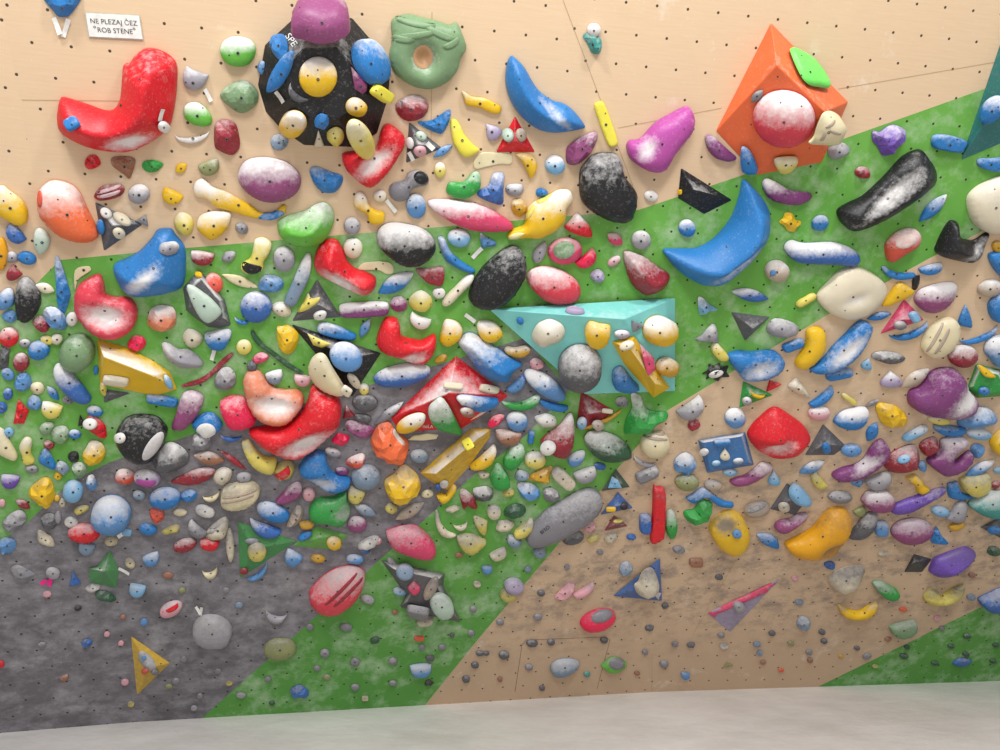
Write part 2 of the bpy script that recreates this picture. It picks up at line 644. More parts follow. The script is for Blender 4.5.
    for (sx, sy, rx, ry, ang, dep) in scoops:
        c = inv @ plane.hit(sx, sy, lift)
        e = inv @ plane.hit(sx + rx * math.cos(math.radians(ang)), sy - rx * math.sin(math.radians(ang)), lift)
        g = inv @ plane.hit(sx - ry * math.sin(math.radians(ang)), sy - ry * math.cos(math.radians(ang)), lift)
        ex, gx = Vector((e.x - c.x, e.y - c.y)), Vector((g.x - c.x, g.y - c.y))
        d = V - np.array((c.x, c.y))
        q = (d @ np.array(ex) / ex.length_squared) ** 2 + (d @ np.array(gx) / gx.length_squared) ** 2
        k = np.exp(-q * 1.3)
        z = z - dep * H * k * np.minimum(1, z / (0.5 * H))
        chk = np.maximum(chk, max(.55, min(1, abs(chalk) * 1.25)) * np.exp(-q * 1.1))
        grime = np.maximum(grime, np.exp(-q * 0.9))
    rim = max(0.004, 0.10 * H)
    z = np.maximum(z, 0.02 * H) + rim
    verts = [(V[i, 0], V[i, 1], z[i]) for i in range(n)]
    faces = [tuple(f) if (V[f[1]][0] - V[f[0]][0]) * (V[f[2]][1] - V[f[0]][1]) - (V[f[1]][1] - V[f[0]][1]) * (V[f[2]][0] - V[f[0]][0]) > 0 else tuple(f[::-1]) for f in fs]
    cnt = {}
    for f in faces:
        for i in range(len(f)):
            cnt[(f[i], f[(i + 1) % len(f)])] = 1
    foot = {}
    cxy = V.mean(0)
    for (a, b) in list(cnt):
        if (b, a) not in cnt:
            for q in (a, b):
                if q not in foot:
                    foot[q] = len(verts)
                    verts.append((cxy[0] + (V[q, 0] - cxy[0]) * 1.003, cxy[1] + (V[q, 1] - cxy[1]) * 1.003, 0.0))
            faces.append((b, a, foot[a], foot[b]))
    me = bpy.data.meshes.new(name)
    me.from_pydata(verts, [], faces)
    me.polygons.foreach_set('use_smooth', [style != 'k' or code in 'WwCyg'] * len(faces))
    ext = len(verts) - n
    chk = np.concatenate([chk, np.zeros(ext)])
    yc = cy
    dirt = 0.0 if yc < 340 else min(0.6, (yc - 340) / 400)
    dd = dirt * np.concatenate([0.22 + 0.75 * np.clip((yn - .45) / .4, 0, 1), np.full(ext, .3)])
    if yc > 430:
        g_ = min(1, (yc - 430) / 120)
        dd = dd + g_ * np.concatenate([0.85 * grime, np.zeros(ext)])
        chk = chk * (1 - 0.45 * g_) * (1 - 0.5 * g_ * np.concatenate([grime, np.zeros(ext)]))
    if yc > 420 and code in 'WwCyzgK':
        dd = dd + (0.16 if code in 'gK' else 0.3) * min(1, (yc - 420) / 60)
    dust_attr(me, chk, dd)
    ob = finish(name, me, mw, hold_mat(code), parent)
    wv = [mw @ Vector(v) for v in verts]
    bvh = BVHTree.FromPolygons(wv, faces)
    return ob, bvh, mw


# shared bolt mesh
def bolt_mesh():
    me = bpy.data.meshes.new('bolt')
    v, f, mi = [], [], []
    K = 10
    prof = [(1.0, 0.0), (0.95, 0.35), (0.6, 0.42), (0.55, 0.05), (0.0, 0.02)]
    for r, zz in prof[:-1]:
        v += [(r * math.cos(2 * math.pi * i / K), r * math.sin(2 * math.pi * i / K), zz) for i in range(K)]
    for j in range(len(prof) - 2):
        for i in range(K):
            f.append((j * K + i, j * K + (i + 1) % K, (j + 1) * K + (i + 1) % K, (j + 1) * K + i))
            mi.append(0 if j < 2 else 1)
    f.append(tuple(range(3 * K, 4 * K)))
    mi.append(1)
    me.from_pydata(v, [], f)
    me.materials.append(M_STEEL)
    me.materials.append(M_DARK)
    me.polygons.foreach_set('material_index', mi)
    return me


BOLT = bolt_mesh()


def add_bolt(ob, bvh, mw, px, py, r=0.011, name='bolt'):
    r *= 0.72
    d = ray(px, py)
    loc, nor, _i, _d = bvh.ray_cast(CAM, d)
    if loc is None:
        return
    if nor.dot(d) > 0:
        nor = -nor
    b = bpy.data.objects.new(name, BOLT)
    q = nor.to_track_quat('Z', 'Y').to_matrix().to_4x4()
    m = Matrix.Translation(loc - nor * r * 0.05) @ q @ Matrix.Diagonal((r, r, r, 1))
    b.matrix_local = mw.inverted() @ m
    link(b, ob)


def rot(pts, cx, cy, ang):
    c, s = math.cos(math.radians(ang)), math.sin(math.radians(ang))
    return [(cx + x * c - y * s, cy - (x * s + y * c)) for x, y in pts]


NAMES = dict(o='oval_hold', s='ball_hold', e='egg_hold', r='block_hold', l='leaf_hold', c='crescent_hold', d='half_moon_hold', b='bean_hold',
             p='bone_hold', w='teardrop_hold', t='wedge_hold', q='shard_hold', f='flat_plate_hold', k='rock_hold')
NOUN = dict(o='oval hold', s='ball-shaped hold', e='egg-shaped hold', r='bar-shaped hold', l='leaf-shaped hold', c='crescent hold', d='half-moon hold',
            b='bean-shaped hold', p='bone-shaped hold', w='teardrop hold', t='three-cornered hold', q='sharp-edged hold', f='flat plate hold', k='lumpy rock-like hold')

# pixel tables read off the photograph: x y width height angle colour shape chalk
VDATA = '''
x a .2 .15 | tall orange faceted volume | 771,23 848,102 822,162 757,175 716,131 | custom
K p .2 .25 | black decagon volume studded with holds | 292,20 265,45 258,85 266,112 282,130 304,145 355,147 377,133 388,98 390,74 378,48 352,18 | .55 318,84
Q a .2 .15 | large turquoise wedge volume | 489,309 675,298 675,391 585,394 | 624,319
R a .16 .75 | wide red pyramid volume | 391,418 456,356 508,396 478,418 462,428 400,432 | 449,393
d a .05 .6 | black and white triangle volume beside the lemon hooked holds | 409,122 442,148 406,163 | 418,145
R a .06 .3 | red triangle volume with two sage ovals | 515,116 535,152 496,152 | 515,141
d a .06 .6 | black triangle volume beside the orange egg jug | 95,202 143,224 104,251 | 113,226
K a .07 .35 | black ship-shaped volume | 681,168 732,200 704,214 678,198 | 694,190
d a .07 .3 | dark pyramid volume on the green stripe | 731,312 770,317 745,341 | 753,329
t a .12 .15 | dark teal volume cut by the frame | 1014,4 961,160 1060,118 1060,10 | 1004,92
P a .06 .6 | pink and white triangle volume | 904,299 924,320 880,334 | 903,320
d p .07 .5 | black five-sided volume with a sage face | 183,288 192,277 200,270 204,275 225,300 231,325 220,328 208,327 195,318 186,310 | .72 205,302
d a .06 .6 | grey triangle volume with a cream and yellow chip | 317,279 341,317 292,321 | 318,305
K a .09 .5 | big black triangle volume above the red bowl | 291,324 381,353 352,397 | 346,359
Y r .12 .5 | yellow wedge volume | 97,339 125,347 152,360 170,372 177,389 156,396 100,384 | 104,357 153,376
d a .02 .3 | dark tip of a triangle volume under the yellow wedge | 104,389 131,393 104,403 | 110,395
Y r .11 .35 @ | yellow prism on the turquoise wedge | 612,342 634,336 670,388 653,396 624,364 | 630,349 655,384
D a .07 .6 | dark red triangle volume under the turquoise wedge | 581,391 615,411 588,430 576,428 | 589,414
F a .04 .9 | dark green small triangle volume | 616,469 630,487 601,491 | 616,483
N a .05 .5 | small dark blue triangle volume beside the tall red bar | 618,492 633,508 600,515 | 618,506
D a .04 .8 | small dusty red triangle volume beside the blue and white slab | 614,515 628,526 604,531 | 615,525
d p .07 .8 | black star-shaped volume | 381,560 400,564 445,574 443,585 461,622 430,616 400,607 406,595 | .7 424,590
Y r .11 .8 | long yellow ridge volume | 420,473 440,455 472,428 491,429 489,437 466,470 448,490 440,488 | 436,474 480,437
G a .06 .5 | green triangle volume with a yellow ball | 238,522 297,541 240,578 | 254,549
E a .05 .4 | light green four-sided volume | 317,526 348,535 335,550 292,546 | 320,538
Y a .06 .5 | yellow triangle volume low on the black panel | 131,636 170,663 137,695 | 150,668
+ 147 661 24 12 -50 h o .5
G a .06 .8 | green and grey chalked volume | 110,550 119,570 116,588 90,582 89,568 97,567 | 104,571
N a .05 .4 | blue triangle volume with a lumpy cream hold | 613,596 660,558 662,601 | 652,586
+ 656 593 10 12 60 g t .6
A a .035 .3 | flat pink and lavender triangle volume on the bare wood | 707,613 780,579 730,632 | 735,605
+ 743 598 74 9 24 P r .2
+ 712 614 9 3 -35 P r .1
G a .05 .6 | green triangle volume with a yellow crescent | 743,381 773,395 739,408 | 751,395
G p .06 .6 | green five-sided volume at the frame edge | 976,364 1002,370 1012,386 1004,396 977,398 967,388 | .7 988,384
d a .06 .8 | black and white triangle volume beside the red drop jug | 823,424 846,446 834,455 805,455 | 825,445
B p .05 .9 | blue square plate volume | 698,440 745,432 754,465 707,473 | .82 726,453
d a .05 .7 | black and blue triangle volume | 787,483 808,499 795,515 770,509 | 789,501
K a .05 .4 | small black pyramid beside the violet stone | 914,554 932,559 922,572 904,572 | 914,563
d a .05 .7 | dark volume with a blue edge at the frame | 980,527 1002,516 1014,526 1004,540 | 995,528
'''
DATA = '''
P B k .1 1 | blue lumpy hold cut off by the top edge | 44,-6 80,-6 79,3 71,14 67,17 58,17 52,10 45,2
T 57 26 18 5 -68
T 66 28 19 5 72
P R h .8 1.1 S:132,139,22,8,25,.35 | huge shiny red L-shaped jug | 55,107 57,100 61,98 84,105 107,112 118,103 121,84 122,68 124,63 129,62 135,54 146,47 160,49 172,56 178,67 177,95 173,120 168,131 155,142 138,151 120,155 88,150 60,136 54,122
72 124 15 12 30 B r .3 @
164 127 11 11 0 W o .8 @
T 161 115 13 4 80 @
92 162 18 15 30 R k .2
P b k .2 1 | salmon brown three-sided hold | 111,158 122,156 134,158 135,165 130,179 125,176 112,166
152 166 22 13 0 G k .1
181 168 14 10 35 Y l .1
210 169 22 14 20 v d .3
193 82 26 18 -22 g b .4
T 208 95 14 4 -62
P E d .8 1.1 | green egg-shaped hold | 183,108 188,103 197,102 206,108 212,117 211,125 203,127 192,124 184,117
193 138 36 11 8 W c .6
P D k .25 1.1 | dark red cracked rock hold | 214,126 219,120 227,119 236,124 240,140 239,150 232,156 220,152 214,146
P E d .9 1.1 | bright green rounded knob | 219,50 224,40 234,36 248,38 256,46 255,57 247,66 234,67 224,62
P J k .3 1.1 | sage green chunky rock hold | 219,96 228,85 242,80 252,84 259,94 256,106 243,114 231,109
P u d .75 1.15 | large purple egg-shaped sloper | 237,179 240,165 251,158 268,157 287,162 300,173 302,184 296,195 280,202 262,201 246,192
279 142 20 17 15 S k .4
P J d .3 .8 S:423,57,13,15,0,.9 | sage green ring-shaped dragon hold | 390,22 395,16 408,13 425,17 438,20 450,24 458,22 463,32 468,48 462,58 459,70 450,82 435,90 420,90 405,84 392,72 388,55 391,40
+ 423 57 20 24 0 f o 0
+ 402 40 26 6 -10 J b .1
+ 452 45 18 6 30 J b .1
+ 415 24 42 6 -12 J b .1
+ 440 35 34 6 -25 J b .1
+ 418 36 40 6 8 J b .1
411 108 35 27 15 D k .5 | red and white cracked hold
P B k .2 .9 | flat blue triangular hold | 417,123 432,120 450,109 450,120 445,131 438,134
P i d .2 .9 | lemon yellow curved hold | 450,120 456,119 461,126 465,135 474,145 480,151 466,158 457,150 452,138
492 131 20 19 40 A w .3
P Y d .4 .8 | wavy yellow bar hold | 461,91 465,92 472,96 485,98 497,104 502,107 500,114 490,113 480,108 466,105 463,98
P R d .6 1.3 S:374,160,24,9,40,.5 | red L-shaped jug beside the black volume | 341,158 343,153 358,151 373,150 378,143 382,128 389,123 400,130 406,138 404,148 390,170 376,185 370,188 360,184 345,170
443 151 26 9 33 n l .3
440 170 12 16 0 y o .7
P h p .3 1 | dark grey bone hold with swirl end | 388,190 393,183 404,180 408,173 416,170 425,172 430,179 427,185 417,187 411,190 408,198 400,202 391,199
+ 421 178 15 12 -30 K o 0 h.2
380 196 14 12 0 w o .7
T 391 206 15 4 -50
416 206 21 27 10 n o .6
P G d .4 1 | green textured bean hold | 446,188 450,182 463,182 472,173 478,171 481,177 480,189 468,198 456,198 447,194
P C f 0 .1 | flat cream plate hold | 473,162 480,153 490,152 510,154 513,158 511,164 500,164 486,167 475,169
P Y d .3 1 | small yellow hooked hold | 515,154 526,153 535,158 537,168 531,179 528,174 522,162
555 165 20 20 0 L s .8 | light blue swirled ball hold
P N k .5 1 | blue clustered lumpy hold | 493,174 500,172 505,175 504,190 503,205 490,203 477,196 480,190 488,186
515 190 19 14 0 g k .4
542 193 14 11 0 B k .1
519 208 19 22 10 m k .4
P P d .8 1 | long pink lens-shaped hold | 426,202 432,199 446,199 460,200 485,206 505,217 515,226 510,231 490,232 470,230 450,222 432,210
P Y d .7 1.1 | yellow frilled dragon hold | 507,240 511,231 524,225 526,212 534,202 548,196 560,189 571,190 573,200 566,208 565,220 555,230 540,238 525,238
+ 530 214 18 4 55 y b .2
+ 545 199 18 4 35 y b .2
+ 516 236 18 6 15 y l .5
P B h .35 1.1 S:552,112,26,6,-42,.25 | big blue crescent near the wooden panel joint | 511,55 515,57 524,66 532,80 540,91 554,101 565,104 575,111 586,125 585,130 563,134 550,134 535,129 519,115 509,98 505,80 507,62
606 124 49 12 -70 i r .1 h.6 | long lemon yellow bar hold
P M d .6 1.2 S:643,147,14,8,60,.2 | magenta foot-shaped sloper | 686,106 692,108 695,120 692,132 683,143 673,155 665,170 655,173 643,170 630,160 626,148 629,141 640,139 655,123 670,114
P u k .3 1.1 | plum coloured cracked hold | 566,150 572,143 580,138 592,132 598,133 597,142 590,155 578,165 567,164
P K d .3 1.3 | black rounded jug under the magenta sloper | 579,174 584,164 594,154 608,152 618,154 622,162 623,172 628,180 637,192 636,204 634,214 629,222 620,223 606,220 588,210 580,198
P T k .3 1.2 | teal lumpy hold under a white ball | 583,36 587,33 600,37 602,47 599,54 592,53 588,45
594 30 14 14 0 W s .7 @
651 196 14 11 -10 W o .8
P V k .4 1.2 | violet faceted rock hold | 873,131 880,132 889,126 897,125 907,131 905,141 899,148 892,155 883,156 878,147 873,141
P B r .3 .8 | blue blocky bar beside the dark teal volume | 933,135 950,135 967,141 964,147 960,153 945,151 932,147
863 173 17 12 -20 D k .4
P K h .5 1.2 S:882,192,40,6,40,.35 | long black curved jug | 838,212 850,204 863,198 876,187 890,173 906,156 923,149 930,156 938,170 937,183 928,192 906,208 879,224 856,233 847,230 840,222
933 208 40 12 45 B l .7 | thin chalky blue lens hold
839 151 28 19 20 g k .3
P B r .3 .8 | blue bar under the dark teal volume | 978,159 990,158 1006,158 1006,171 990,171 978,166
P w d .4 .8 | smooth beige blob cut by the frame beside the black bowl | 967,200 975,188 990,180 1006,175 1020,180 1026,205 1018,228 1003,234 985,233 972,222
P K h .4 1.2 S:974,250,20,9,20,.5 | black bowl-shaped hold with chalked lip | 930,253 932,246 937,234 946,219 952,216 957,219 958,232 963,238 971,240 979,240 994,231 995,236 991,246 987,256 980,264 971,268 951,264 937,260
P q d .6 1.1 | orange rounded hold on the green stripe | 885,252 886,243 895,233 907,228 918,230 920,240 915,247 905,253 895,260 888,262
+ 906 241 22 14 20 o o .8
P B c .3 .9 | short blue crescent under the orange rounded hold | 881,268 884,266 890,270 902,273 915,273 913,278 900,280 888,277
931 270 24 9 15 B d .6
P w d .3 .7 S:851,296,14,7,0,.2 | wide pale cream mound | 816,296 828,282 840,270 856,266 872,272 885,282 887,293 880,305 868,314 850,320 835,317 822,308
P Y d .2 .8 | yellow wedge beside the cream mound | 881,305 889,294 899,282 912,288 914,292 905,298 895,302 888,306
915 284 7 14 -10 K b .1
P u l .9 1 | magenta and white oval hold | 914,302 918,291 931,285 947,282 956,283 957,290 950,304 939,312 926,313
879 316 26 8 15 B l .3
910 333 42 11 20 B c .5
P C d .2 1 | cream ridged shell hold | 921,346 926,333 936,322 948,317 957,320 959,332 954,344 944,354 932,358 924,353
+ 936 338 34 3 60 z b 0
+ 943 342 30 3 60 z b 0
P B t .3 .8 | small blue wedge pointing up | 964,307 967,307 972,326 966,327 958,323
990 288 28 18 15 z o .6
P B d .3 1 | blue rounded hold cut by the frame | 988,305 995,296 1006,290 1020,300 1012,322 1000,324 991,318
980 337 42 9 22 B c .5
963 356 30 23 5 D o .7
P n d .9 1 | grey-blue dusty hold at the frame edge | 984,350 990,338 1004,335 1016,345 1012,366 998,368 990,360
998 247 14 16 40 m o .2
P B d .1 1 | plain blue pointed hold at the frame edge | 988,257 993,252 1006,252 1014,262 1006,279 995,271
889 358 34 13 -5 d k .6 | black and white rough hold
867 364 13 12 -20 L w .4
P B d .8 1.1 S:843,347,26,7,48,.3 | long blue trough-shaped jug | 808,369 822,360 833,347 845,335 858,322 865,320 872,324 871,331 860,350 848,362 830,372 815,374
P Y p .1 .9 | smooth yellow peanut hold | 807,330 817,326 825,331 825,349 817,360 806,369 797,368 795,362 802,351 806,342
793 345 23 9 20 B r .3
P B d .5 1.1 S:757,366,18,11,0,.4 | blue dish hold with chalked bowl | 727,355 738,351 752,352 770,350 779,353 785,361 781,371 766,379 745,381 739,375 730,364
P K k .2 .8 | black and white star-shaped hold | 702,374 708,370 709,364 715,366 720,363 722,367 729,366 727,372 730,377 722,378 718,382 711,378 706,380 707,375
+ 716 374 15 7 15 W o .5
+ 716 373 7 3 20 K r 0
718 353 26 12 -48 y d .5
P g k .7 1 | grey and white horn hold | 695,340 702,335 712,324 717,328 719,342 712,343
P L k .7 1 | pale blue three-pointed hold | 698,298 703,298 710,305 718,310 709,312 700,315
750 295 40 13 -12 N l .8
782 328 34 20 -5 g k .5 | grey snail-shaped hold
806 300 23 9 30 y p .2
777 271 25 22 0 z s .6
+ 773 273 6 6 0 n o 0
P U b .8 .9 | purple chalky bean hold | 762,182 768,178 782,185 792,190 811,193 811,199 800,205 788,205 772,201 764,192
P Y k .1 .8 | yellow flower-shaped hold | 779,222 783,218 785,213 792,213 796,220 801,221 801,225 797,228 794,232 788,231 784,226
820 223 18 15 35 B o .5
P N d .95 1.1 | long blue and white banana hold | 783,248 790,240 804,243 832,242 848,246 858,252 860,260 854,266 832,264 804,263 792,260
P B h .4 1.25 S:732,262,34,9,30,.35 | giant blue boomerang hold | 746,180 754,185 762,194 770,206 772,218 771,234 766,246 754,262 738,276 724,286 710,288 698,286 680,275 668,262 663,252 680,251 698,250 712,243 722,234 734,218 742,196
687 228 17 18 30 B o .7
P R d .8 1.1 | red three-cornered hold with chalked tip | 564,228 570,220 577,213 584,219 590,226 592,237 578,235
615 239 19 12 -35 P l .6
641 240 20 19 0 g o .7
565 251 36 27 10 P o .4 | pink dish hold with green centre
+ 564 250 22 18 15 J o .3
588 261 24 11 38 H b .3
614 261 15 8 35 p o .6
598 276 15 13 -20 A k .3
P D h .5 1.2 | dark red faceted rock above the turquoise volume | 623,256 628,251 645,257 660,268 671,276 664,290 648,296 640,293 630,282
P e d .6 1.2 | red grooved melon-shaped hold | 526,278 532,269 546,266 564,271 578,281 581,292 576,301 562,304 546,301 532,290
540 252 24 11 62 g e .3
P K d .8 1.2 | dark grey egg-shaped sloper | 376,240 378,229 388,223 402,223 420,227 433,236 437,247 431,258 418,266 404,266 390,258 380,249
P K d .25 1.25 | glossy black egg-shaped sloper | 468,298 472,284 479,272 488,262 504,249 516,245 524,252 527,268 520,286 506,302 490,309 474,307
459 238 24 19 -10 L o .9
P n k .5 .8 | small blue tri-lobed hold | 480,233 485,236 496,242 495,246 488,247 482,248
T 477 253 14 4 48
P B h .5 .9 | blue bent strip hold | 437,238 444,237 450,250 460,260 475,270 474,274 464,272 448,263 442,254
P D r .3 .7 | dull maroon block hold | 415,269 430,268 444,267 443,285 434,285 426,282
396 283 43 17 30 B l .9 | blue and white lens hold
439 293 13 11 0 W o .8
458 290 45 12 45 w p .6
421 302 26 22 10 y k .6
399 305 18 17 0 u k .5
364 309 54 15 3 U r .9 | long purple and white bar hold
P C f 0 .1 | cream bracket-shaped plate | 358,267 366,262 390,262 394,272 387,274 378,270 360,270
419 323 22 11 -22 W b .8
P Y d .7 1.1 | yellow rounded block hold | 438,343 440,330 443,320 448,317 460,321 465,330 458,342 447,348
P Y d .8 1.1 | yellow hold with white top left of the turquoise volume | 474,325 480,318 495,320 505,331 503,338 490,344 478,338
T 470 318 12 4 -35
P R d .5 1.3 S:411,354,16,7,20,.5 | red L-shaped jug above the red pyramid | 376,345 377,334 381,324 385,318 391,317 397,319 400,327 400,334 405,338 414,340 422,341 430,337 436,335 437,343 433,354 426,362 416,363 404,361 396,356 386,353
P B h .7 1.2 | big blue block jug above the red pyramid | 457,342 463,335 472,333 484,340 500,350 515,360 524,366 515,372 508,383 497,382 485,377 475,368 466,355
365 328 22 9 62 n l .4
P B r .6 .9 | blue bar hold beside the small blue leaf | 317,326 321,322 334,324 350,331 357,335 354,340 342,339 326,335 317,331
202 259 25 13 -8 D d .6
229 257 15 11 25 g k .3
P y d .5 1.1 | pale yellow mushroom hold with striped foot | 255,239 264,237 272,243 270,252 264,262 263,270 252,274 242,271 241,264 250,258 253,248
+ 251 270 20 8 -15 K b 0
+ 252 266 17 3 -15 K b 0
284 259 23 26 10 g o .5
P S d .8 .9 | pale blue horn-shaped hold | 284,300 290,286 297,270 304,256 309,252 312,258 310,276 300,298 294,307 285,305
P R h .6 1.3 S:341,280,24,9,-35,.4 | red curved jug under the green bean sloper | 313,264 316,250 322,243 328,239 337,240 343,250 348,262 357,270 366,273 376,278 377,286 372,294 362,297 348,291 330,282 317,274
353 248 22 23 0 w o .7 | round white shell hold
240 281 40 10 -20 C l 0 h.4
271 284 27 19 -5 n k .4
256 307 33 32 0 N o .6 | round blue knob
242 321 19 8 -10 B c .5
282 310 19 15 -25 w k .5
192 339 21 19 -10 w k .4
P B d .7 1 | blue hold with a tape tag below it | 204,334 212,331 220,329 229,329 232,333 230,340 224,349 214,350 207,344
T 213 355 11 4 75
244 347 16 15 0 y o .4
P Y k .2 1.1 | yellow six-sided rock hold | 275,327 281,325 289,324 300,334 298,348 289,357 278,350
P g h .6 1 | long grey angular hold beside the yellow wedge volume | 161,344 168,343 178,349 190,350 203,362 200,368 180,368 166,358
260 358 18 10 15 P k .5
252 366 12 12 0 d s .2
P h k .6 1 | grey and white lumpy cluster hold | 214,377 220,368 229,366 236,373 237,384 230,391 219,391 213,386
275 378 19 13 15 S d .8
302 381 18 10 -12 p d .4
T 323 351 9 5 -65
P E h .6 1.2 | large light green bean sloper | 274,224 280,218 290,214 304,210 318,202 328,201 336,209 337,222 329,240 318,248 302,250 288,246 277,238
P Y d .7 1 | yellow and white bone hold | 353,203 355,194 361,191 366,196 370,206 378,211 385,213 384,222 376,225 369,222 366,214 356,208
352 226 17 18 0 g s .5
P Y d .9 .8 | long wavy yellow and blue snake hold | 192,189 194,181 202,178 212,186 225,191 240,199 252,206 262,213 275,212 284,205 288,207 285,215 272,221 258,219 245,216 230,211 216,207 204,198 195,196
+ 271 216 27 9 14 B o .3
P B k .3 1 | blue coral-like lumpy hold | 309,170 314,166 322,168 332,172 343,176 342,185 335,193 323,193 315,186 311,178
P Y d .6 1 | yellow ribbed hold cut by the frame edge | -10,190 2,185 9,190 22,200 28,211 27,223 18,226 6,219 -10,208
14 235 25 13 -48 N d .4
42 241 17 26 5 c e .5
P x d .7 1.2 | big orange egg-shaped jug | 37,195 40,187 50,180 62,181 72,185 80,193 86,206 93,220 99,233 96,241 85,243 70,240 58,234 42,218 38,210
+ 40 199 5 17 0 q o 0
109 192 31 16 15 D k .3 | red and pink striped hold
+ 109 190 26 3 18 p b .6
+ 109 195 24 3 15 p b .6
139 194 22 20 0 g s .8
171 198 22 13 -25 Y d .1
184 224 21 23 0 y k .5
P Y d .7 1.1 | cream-topped yellow chunky hold | 196,226 199,216 212,211 228,211 232,216 228,228 219,237 210,240 200,232
242 228 15 11 -38 h k .4
P B k .4 .8 | tall thin blue shard | 55,258 60,260 69,288 70,298 63,316 58,308 56,290
P C f 0 .1 | flat cream patch behind the pinkish red jug | 75,270 88,266 91,270 84,275 78,280 75,290
P e d .7 1.3 S:108,311,21,13,12,.75 | pinkish red crescent jug | 74,300 76,287 85,279 98,274 103,283 105,294 115,298 128,298 136,305 138,318 133,330 122,337 110,339 95,334 82,322 75,312
P B h .6 1.3 S:146,274,24,8,50,.2 | big blue rounded jug | 111,268 124,260 138,252 151,238 157,230 170,229 176,236 185,248 186,270 183,288 170,294 148,298 132,298 120,290
170 248 20 14 0 g k .6 @
72 319 12 14 0 W o .5
161 319 32 27 5 o k .8 | orange hold with white top
137 344 19 16 20 H k .2
77 353 38 41 -30 J s .2 | big sage green dome
96 370 5 9 0 B o .1
P N d .8 1.1 | blue half-moon jug beside the sage dome | 53,372 54,366 58,363 64,366 72,373 80,382 92,398 87,404 74,400 58,384
162 400 33 9 -10 B r .4
28 300 27 46 0 K e .4 | black upright egg-shaped hold
45 288 21 10 -18 w l .6
41 323 25 22 -45 D k .4
55 319 29 20 -42 n k .6
9 337 20 20 0 R o .6
25 343 12 8 0 g o .5
39 350 22 19 0 B s .4
47 340 14 9 -15 y o .4
57 339 12 11 0 w o .6
21 362 17 19 0 D o .5
3 358 14 27 0 d q .2
8 374 15 11 -40 n o .4
23 383 18 19 0 n k .2
37 389 15 13 -15 C k .3
53 393 19 8 -50 B l .6
68 400 12 9 0 h k .4
8 394 10 12 0 N o .3
34 403 15 15 0 n k .5
51 411 22 14 -15 y d .7
P R q .2 1 | red pyramid-like shard | 18,399 29,411 24,424 13,424
2 408 10 12 0 N k .2
95 411 17 10 -15 B o .7
P R k .3 1 | small red chunk with a white ball | 85,421 91,415 102,422 106,429 105,439 90,432
90 424 14 12 0 W o .7 @
81 420 8 11 10 K t .1
1 254 14 34 0 j o .1
12 257 15 14 0 g k .5
27 258 20 13 -18 B o .2
12 275 14 12 -45 D b .3
6 300 20 27 -35 n e .6
10 317 15 13 0 n k .3
P K d .2 1.4 | big black and grey ball | 115,438 117,428 126,418 139,415 156,417 165,425 168,432 163,446 152,460 140,463 125,455
+ 153 446 12 34 -35 g o .8 @
120 438 10 11 0 W o .6 @
P d k .8 1.1 | grey and black veined rock | 149,462 159,450 166,442 175,442 186,449 191,457 188,466 172,474 159,472
P u d .5 1 | plum coloured elongated club hold | 171,428 175,415 178,404 183,393 192,390 202,394 204,401 198,415 190,424 183,430
P B d .2 1 | blue cup-shaped hold | 191,423 202,413 214,413 224,425 215,434 205,438 198,432
+ 206 431 20 16 0 W o .8
P H d .3 1.1 | hot pink ridged hold | 216,404 220,397 230,393 244,394 250,402 259,418 257,426 244,430 233,431 225,426
P o d .95 1.4 S:276,399,24,11,-14,.6 | salmon pink crescent jug | 242,380 248,371 258,371 264,378 270,385 276,389 286,391 298,391 304,396 304,405 297,414 286,423 270,423 255,415 247,403 244,391
P R d .75 1.3 S:306,436,26,10,35,.7 | huge red bowl-shaped jug | 313,385 326,391 339,397 343,412 338,427 326,439 312,450 298,457 285,457 270,450 255,440 247,432 262,428 275,427 290,423 302,412 308,400
202 441 24 21 -10 h k .7
231 438 22 7 -3 N c .5
209 458 33 13 -10 b l .6
233 460 34 6 -36 D l .3
P D l .5 .9 | long dark red leaf hold | 170,482 182,475 196,469 210,467 216,471 208,480 192,485 178,484
P y c .4 1 | yellow banana-shaped hold | 241,444 245,440 250,441 258,452 266,457 277,459 274,473 263,472 250,463
284 471 29 22 35 y k .3
+ 284 475 20 9 32 R b .2
222 477 25 21 40 w k .6
244 477 17 11 0 g o .5
P C d .3 1.1 | cream layered shell hold | 220,498 223,487 236,483 250,481 260,487 259,497 246,507 230,509 221,505
+ 240 495 36 3 14 z b 0
+ 238 500 34 3 14 z b 0
165 498 33 22 5 B o .7 | large blue oval knob
189 496 18 12 20 B k .5
147 478 28 17 -8 A o .9
+ 146 484 20 6 -5 M b .1
124 477 24 19 5 q k .9
139 495 13 9 -15 S o .5
157 515 16 16 0 q k .3
148 529 18 11 -12 B o .3
111 515 41 38 0 n s 1 | big silver-blue ball
94 454 23 24 20 Y k .7
73 491 21 21 0 L s .4
62 468 14 14 0 S k .4
73 457 11 12 0 K k .1
79 470 17 17 0 J k .7
91 483 12 16 0 n k .9
P Y k .2 1.1 | bright yellow chunky hold on the left panel | 28,493 32,486 43,478 51,480 55,494 52,504 46,510 40,505 30,499
58 476 8 9 0 Y k .1
57 498 6 6 0 Y o .2
62 503 8 10 0 w k .4
P B k .3 1 | blue three-sided rock on the left panel | 38,461 46,448 56,466 52,470
61 435 18 18 0 J k .5
47 428 16 12 35 J e .4
75 434 13 9 -10 B o .6
49 445 12 8 -20 D k .4
P C c .5 .9 | cream curved horn at the frame edge | -6,428 3,429 8,438 14,448 18,457 14,461 2,455 -6,450
9 432 11 10 0 L o .2
P y p .7 1 | yellow and white bone standing upright | 19,446 25,437 32,440 31,453 35,462 24,464 22,454
32 469 13 8 -10 h o .6
10 482 19 12 -5 V d .6
23 504 17 8 -30 D l .6
2 503 7 8 0 p o .4
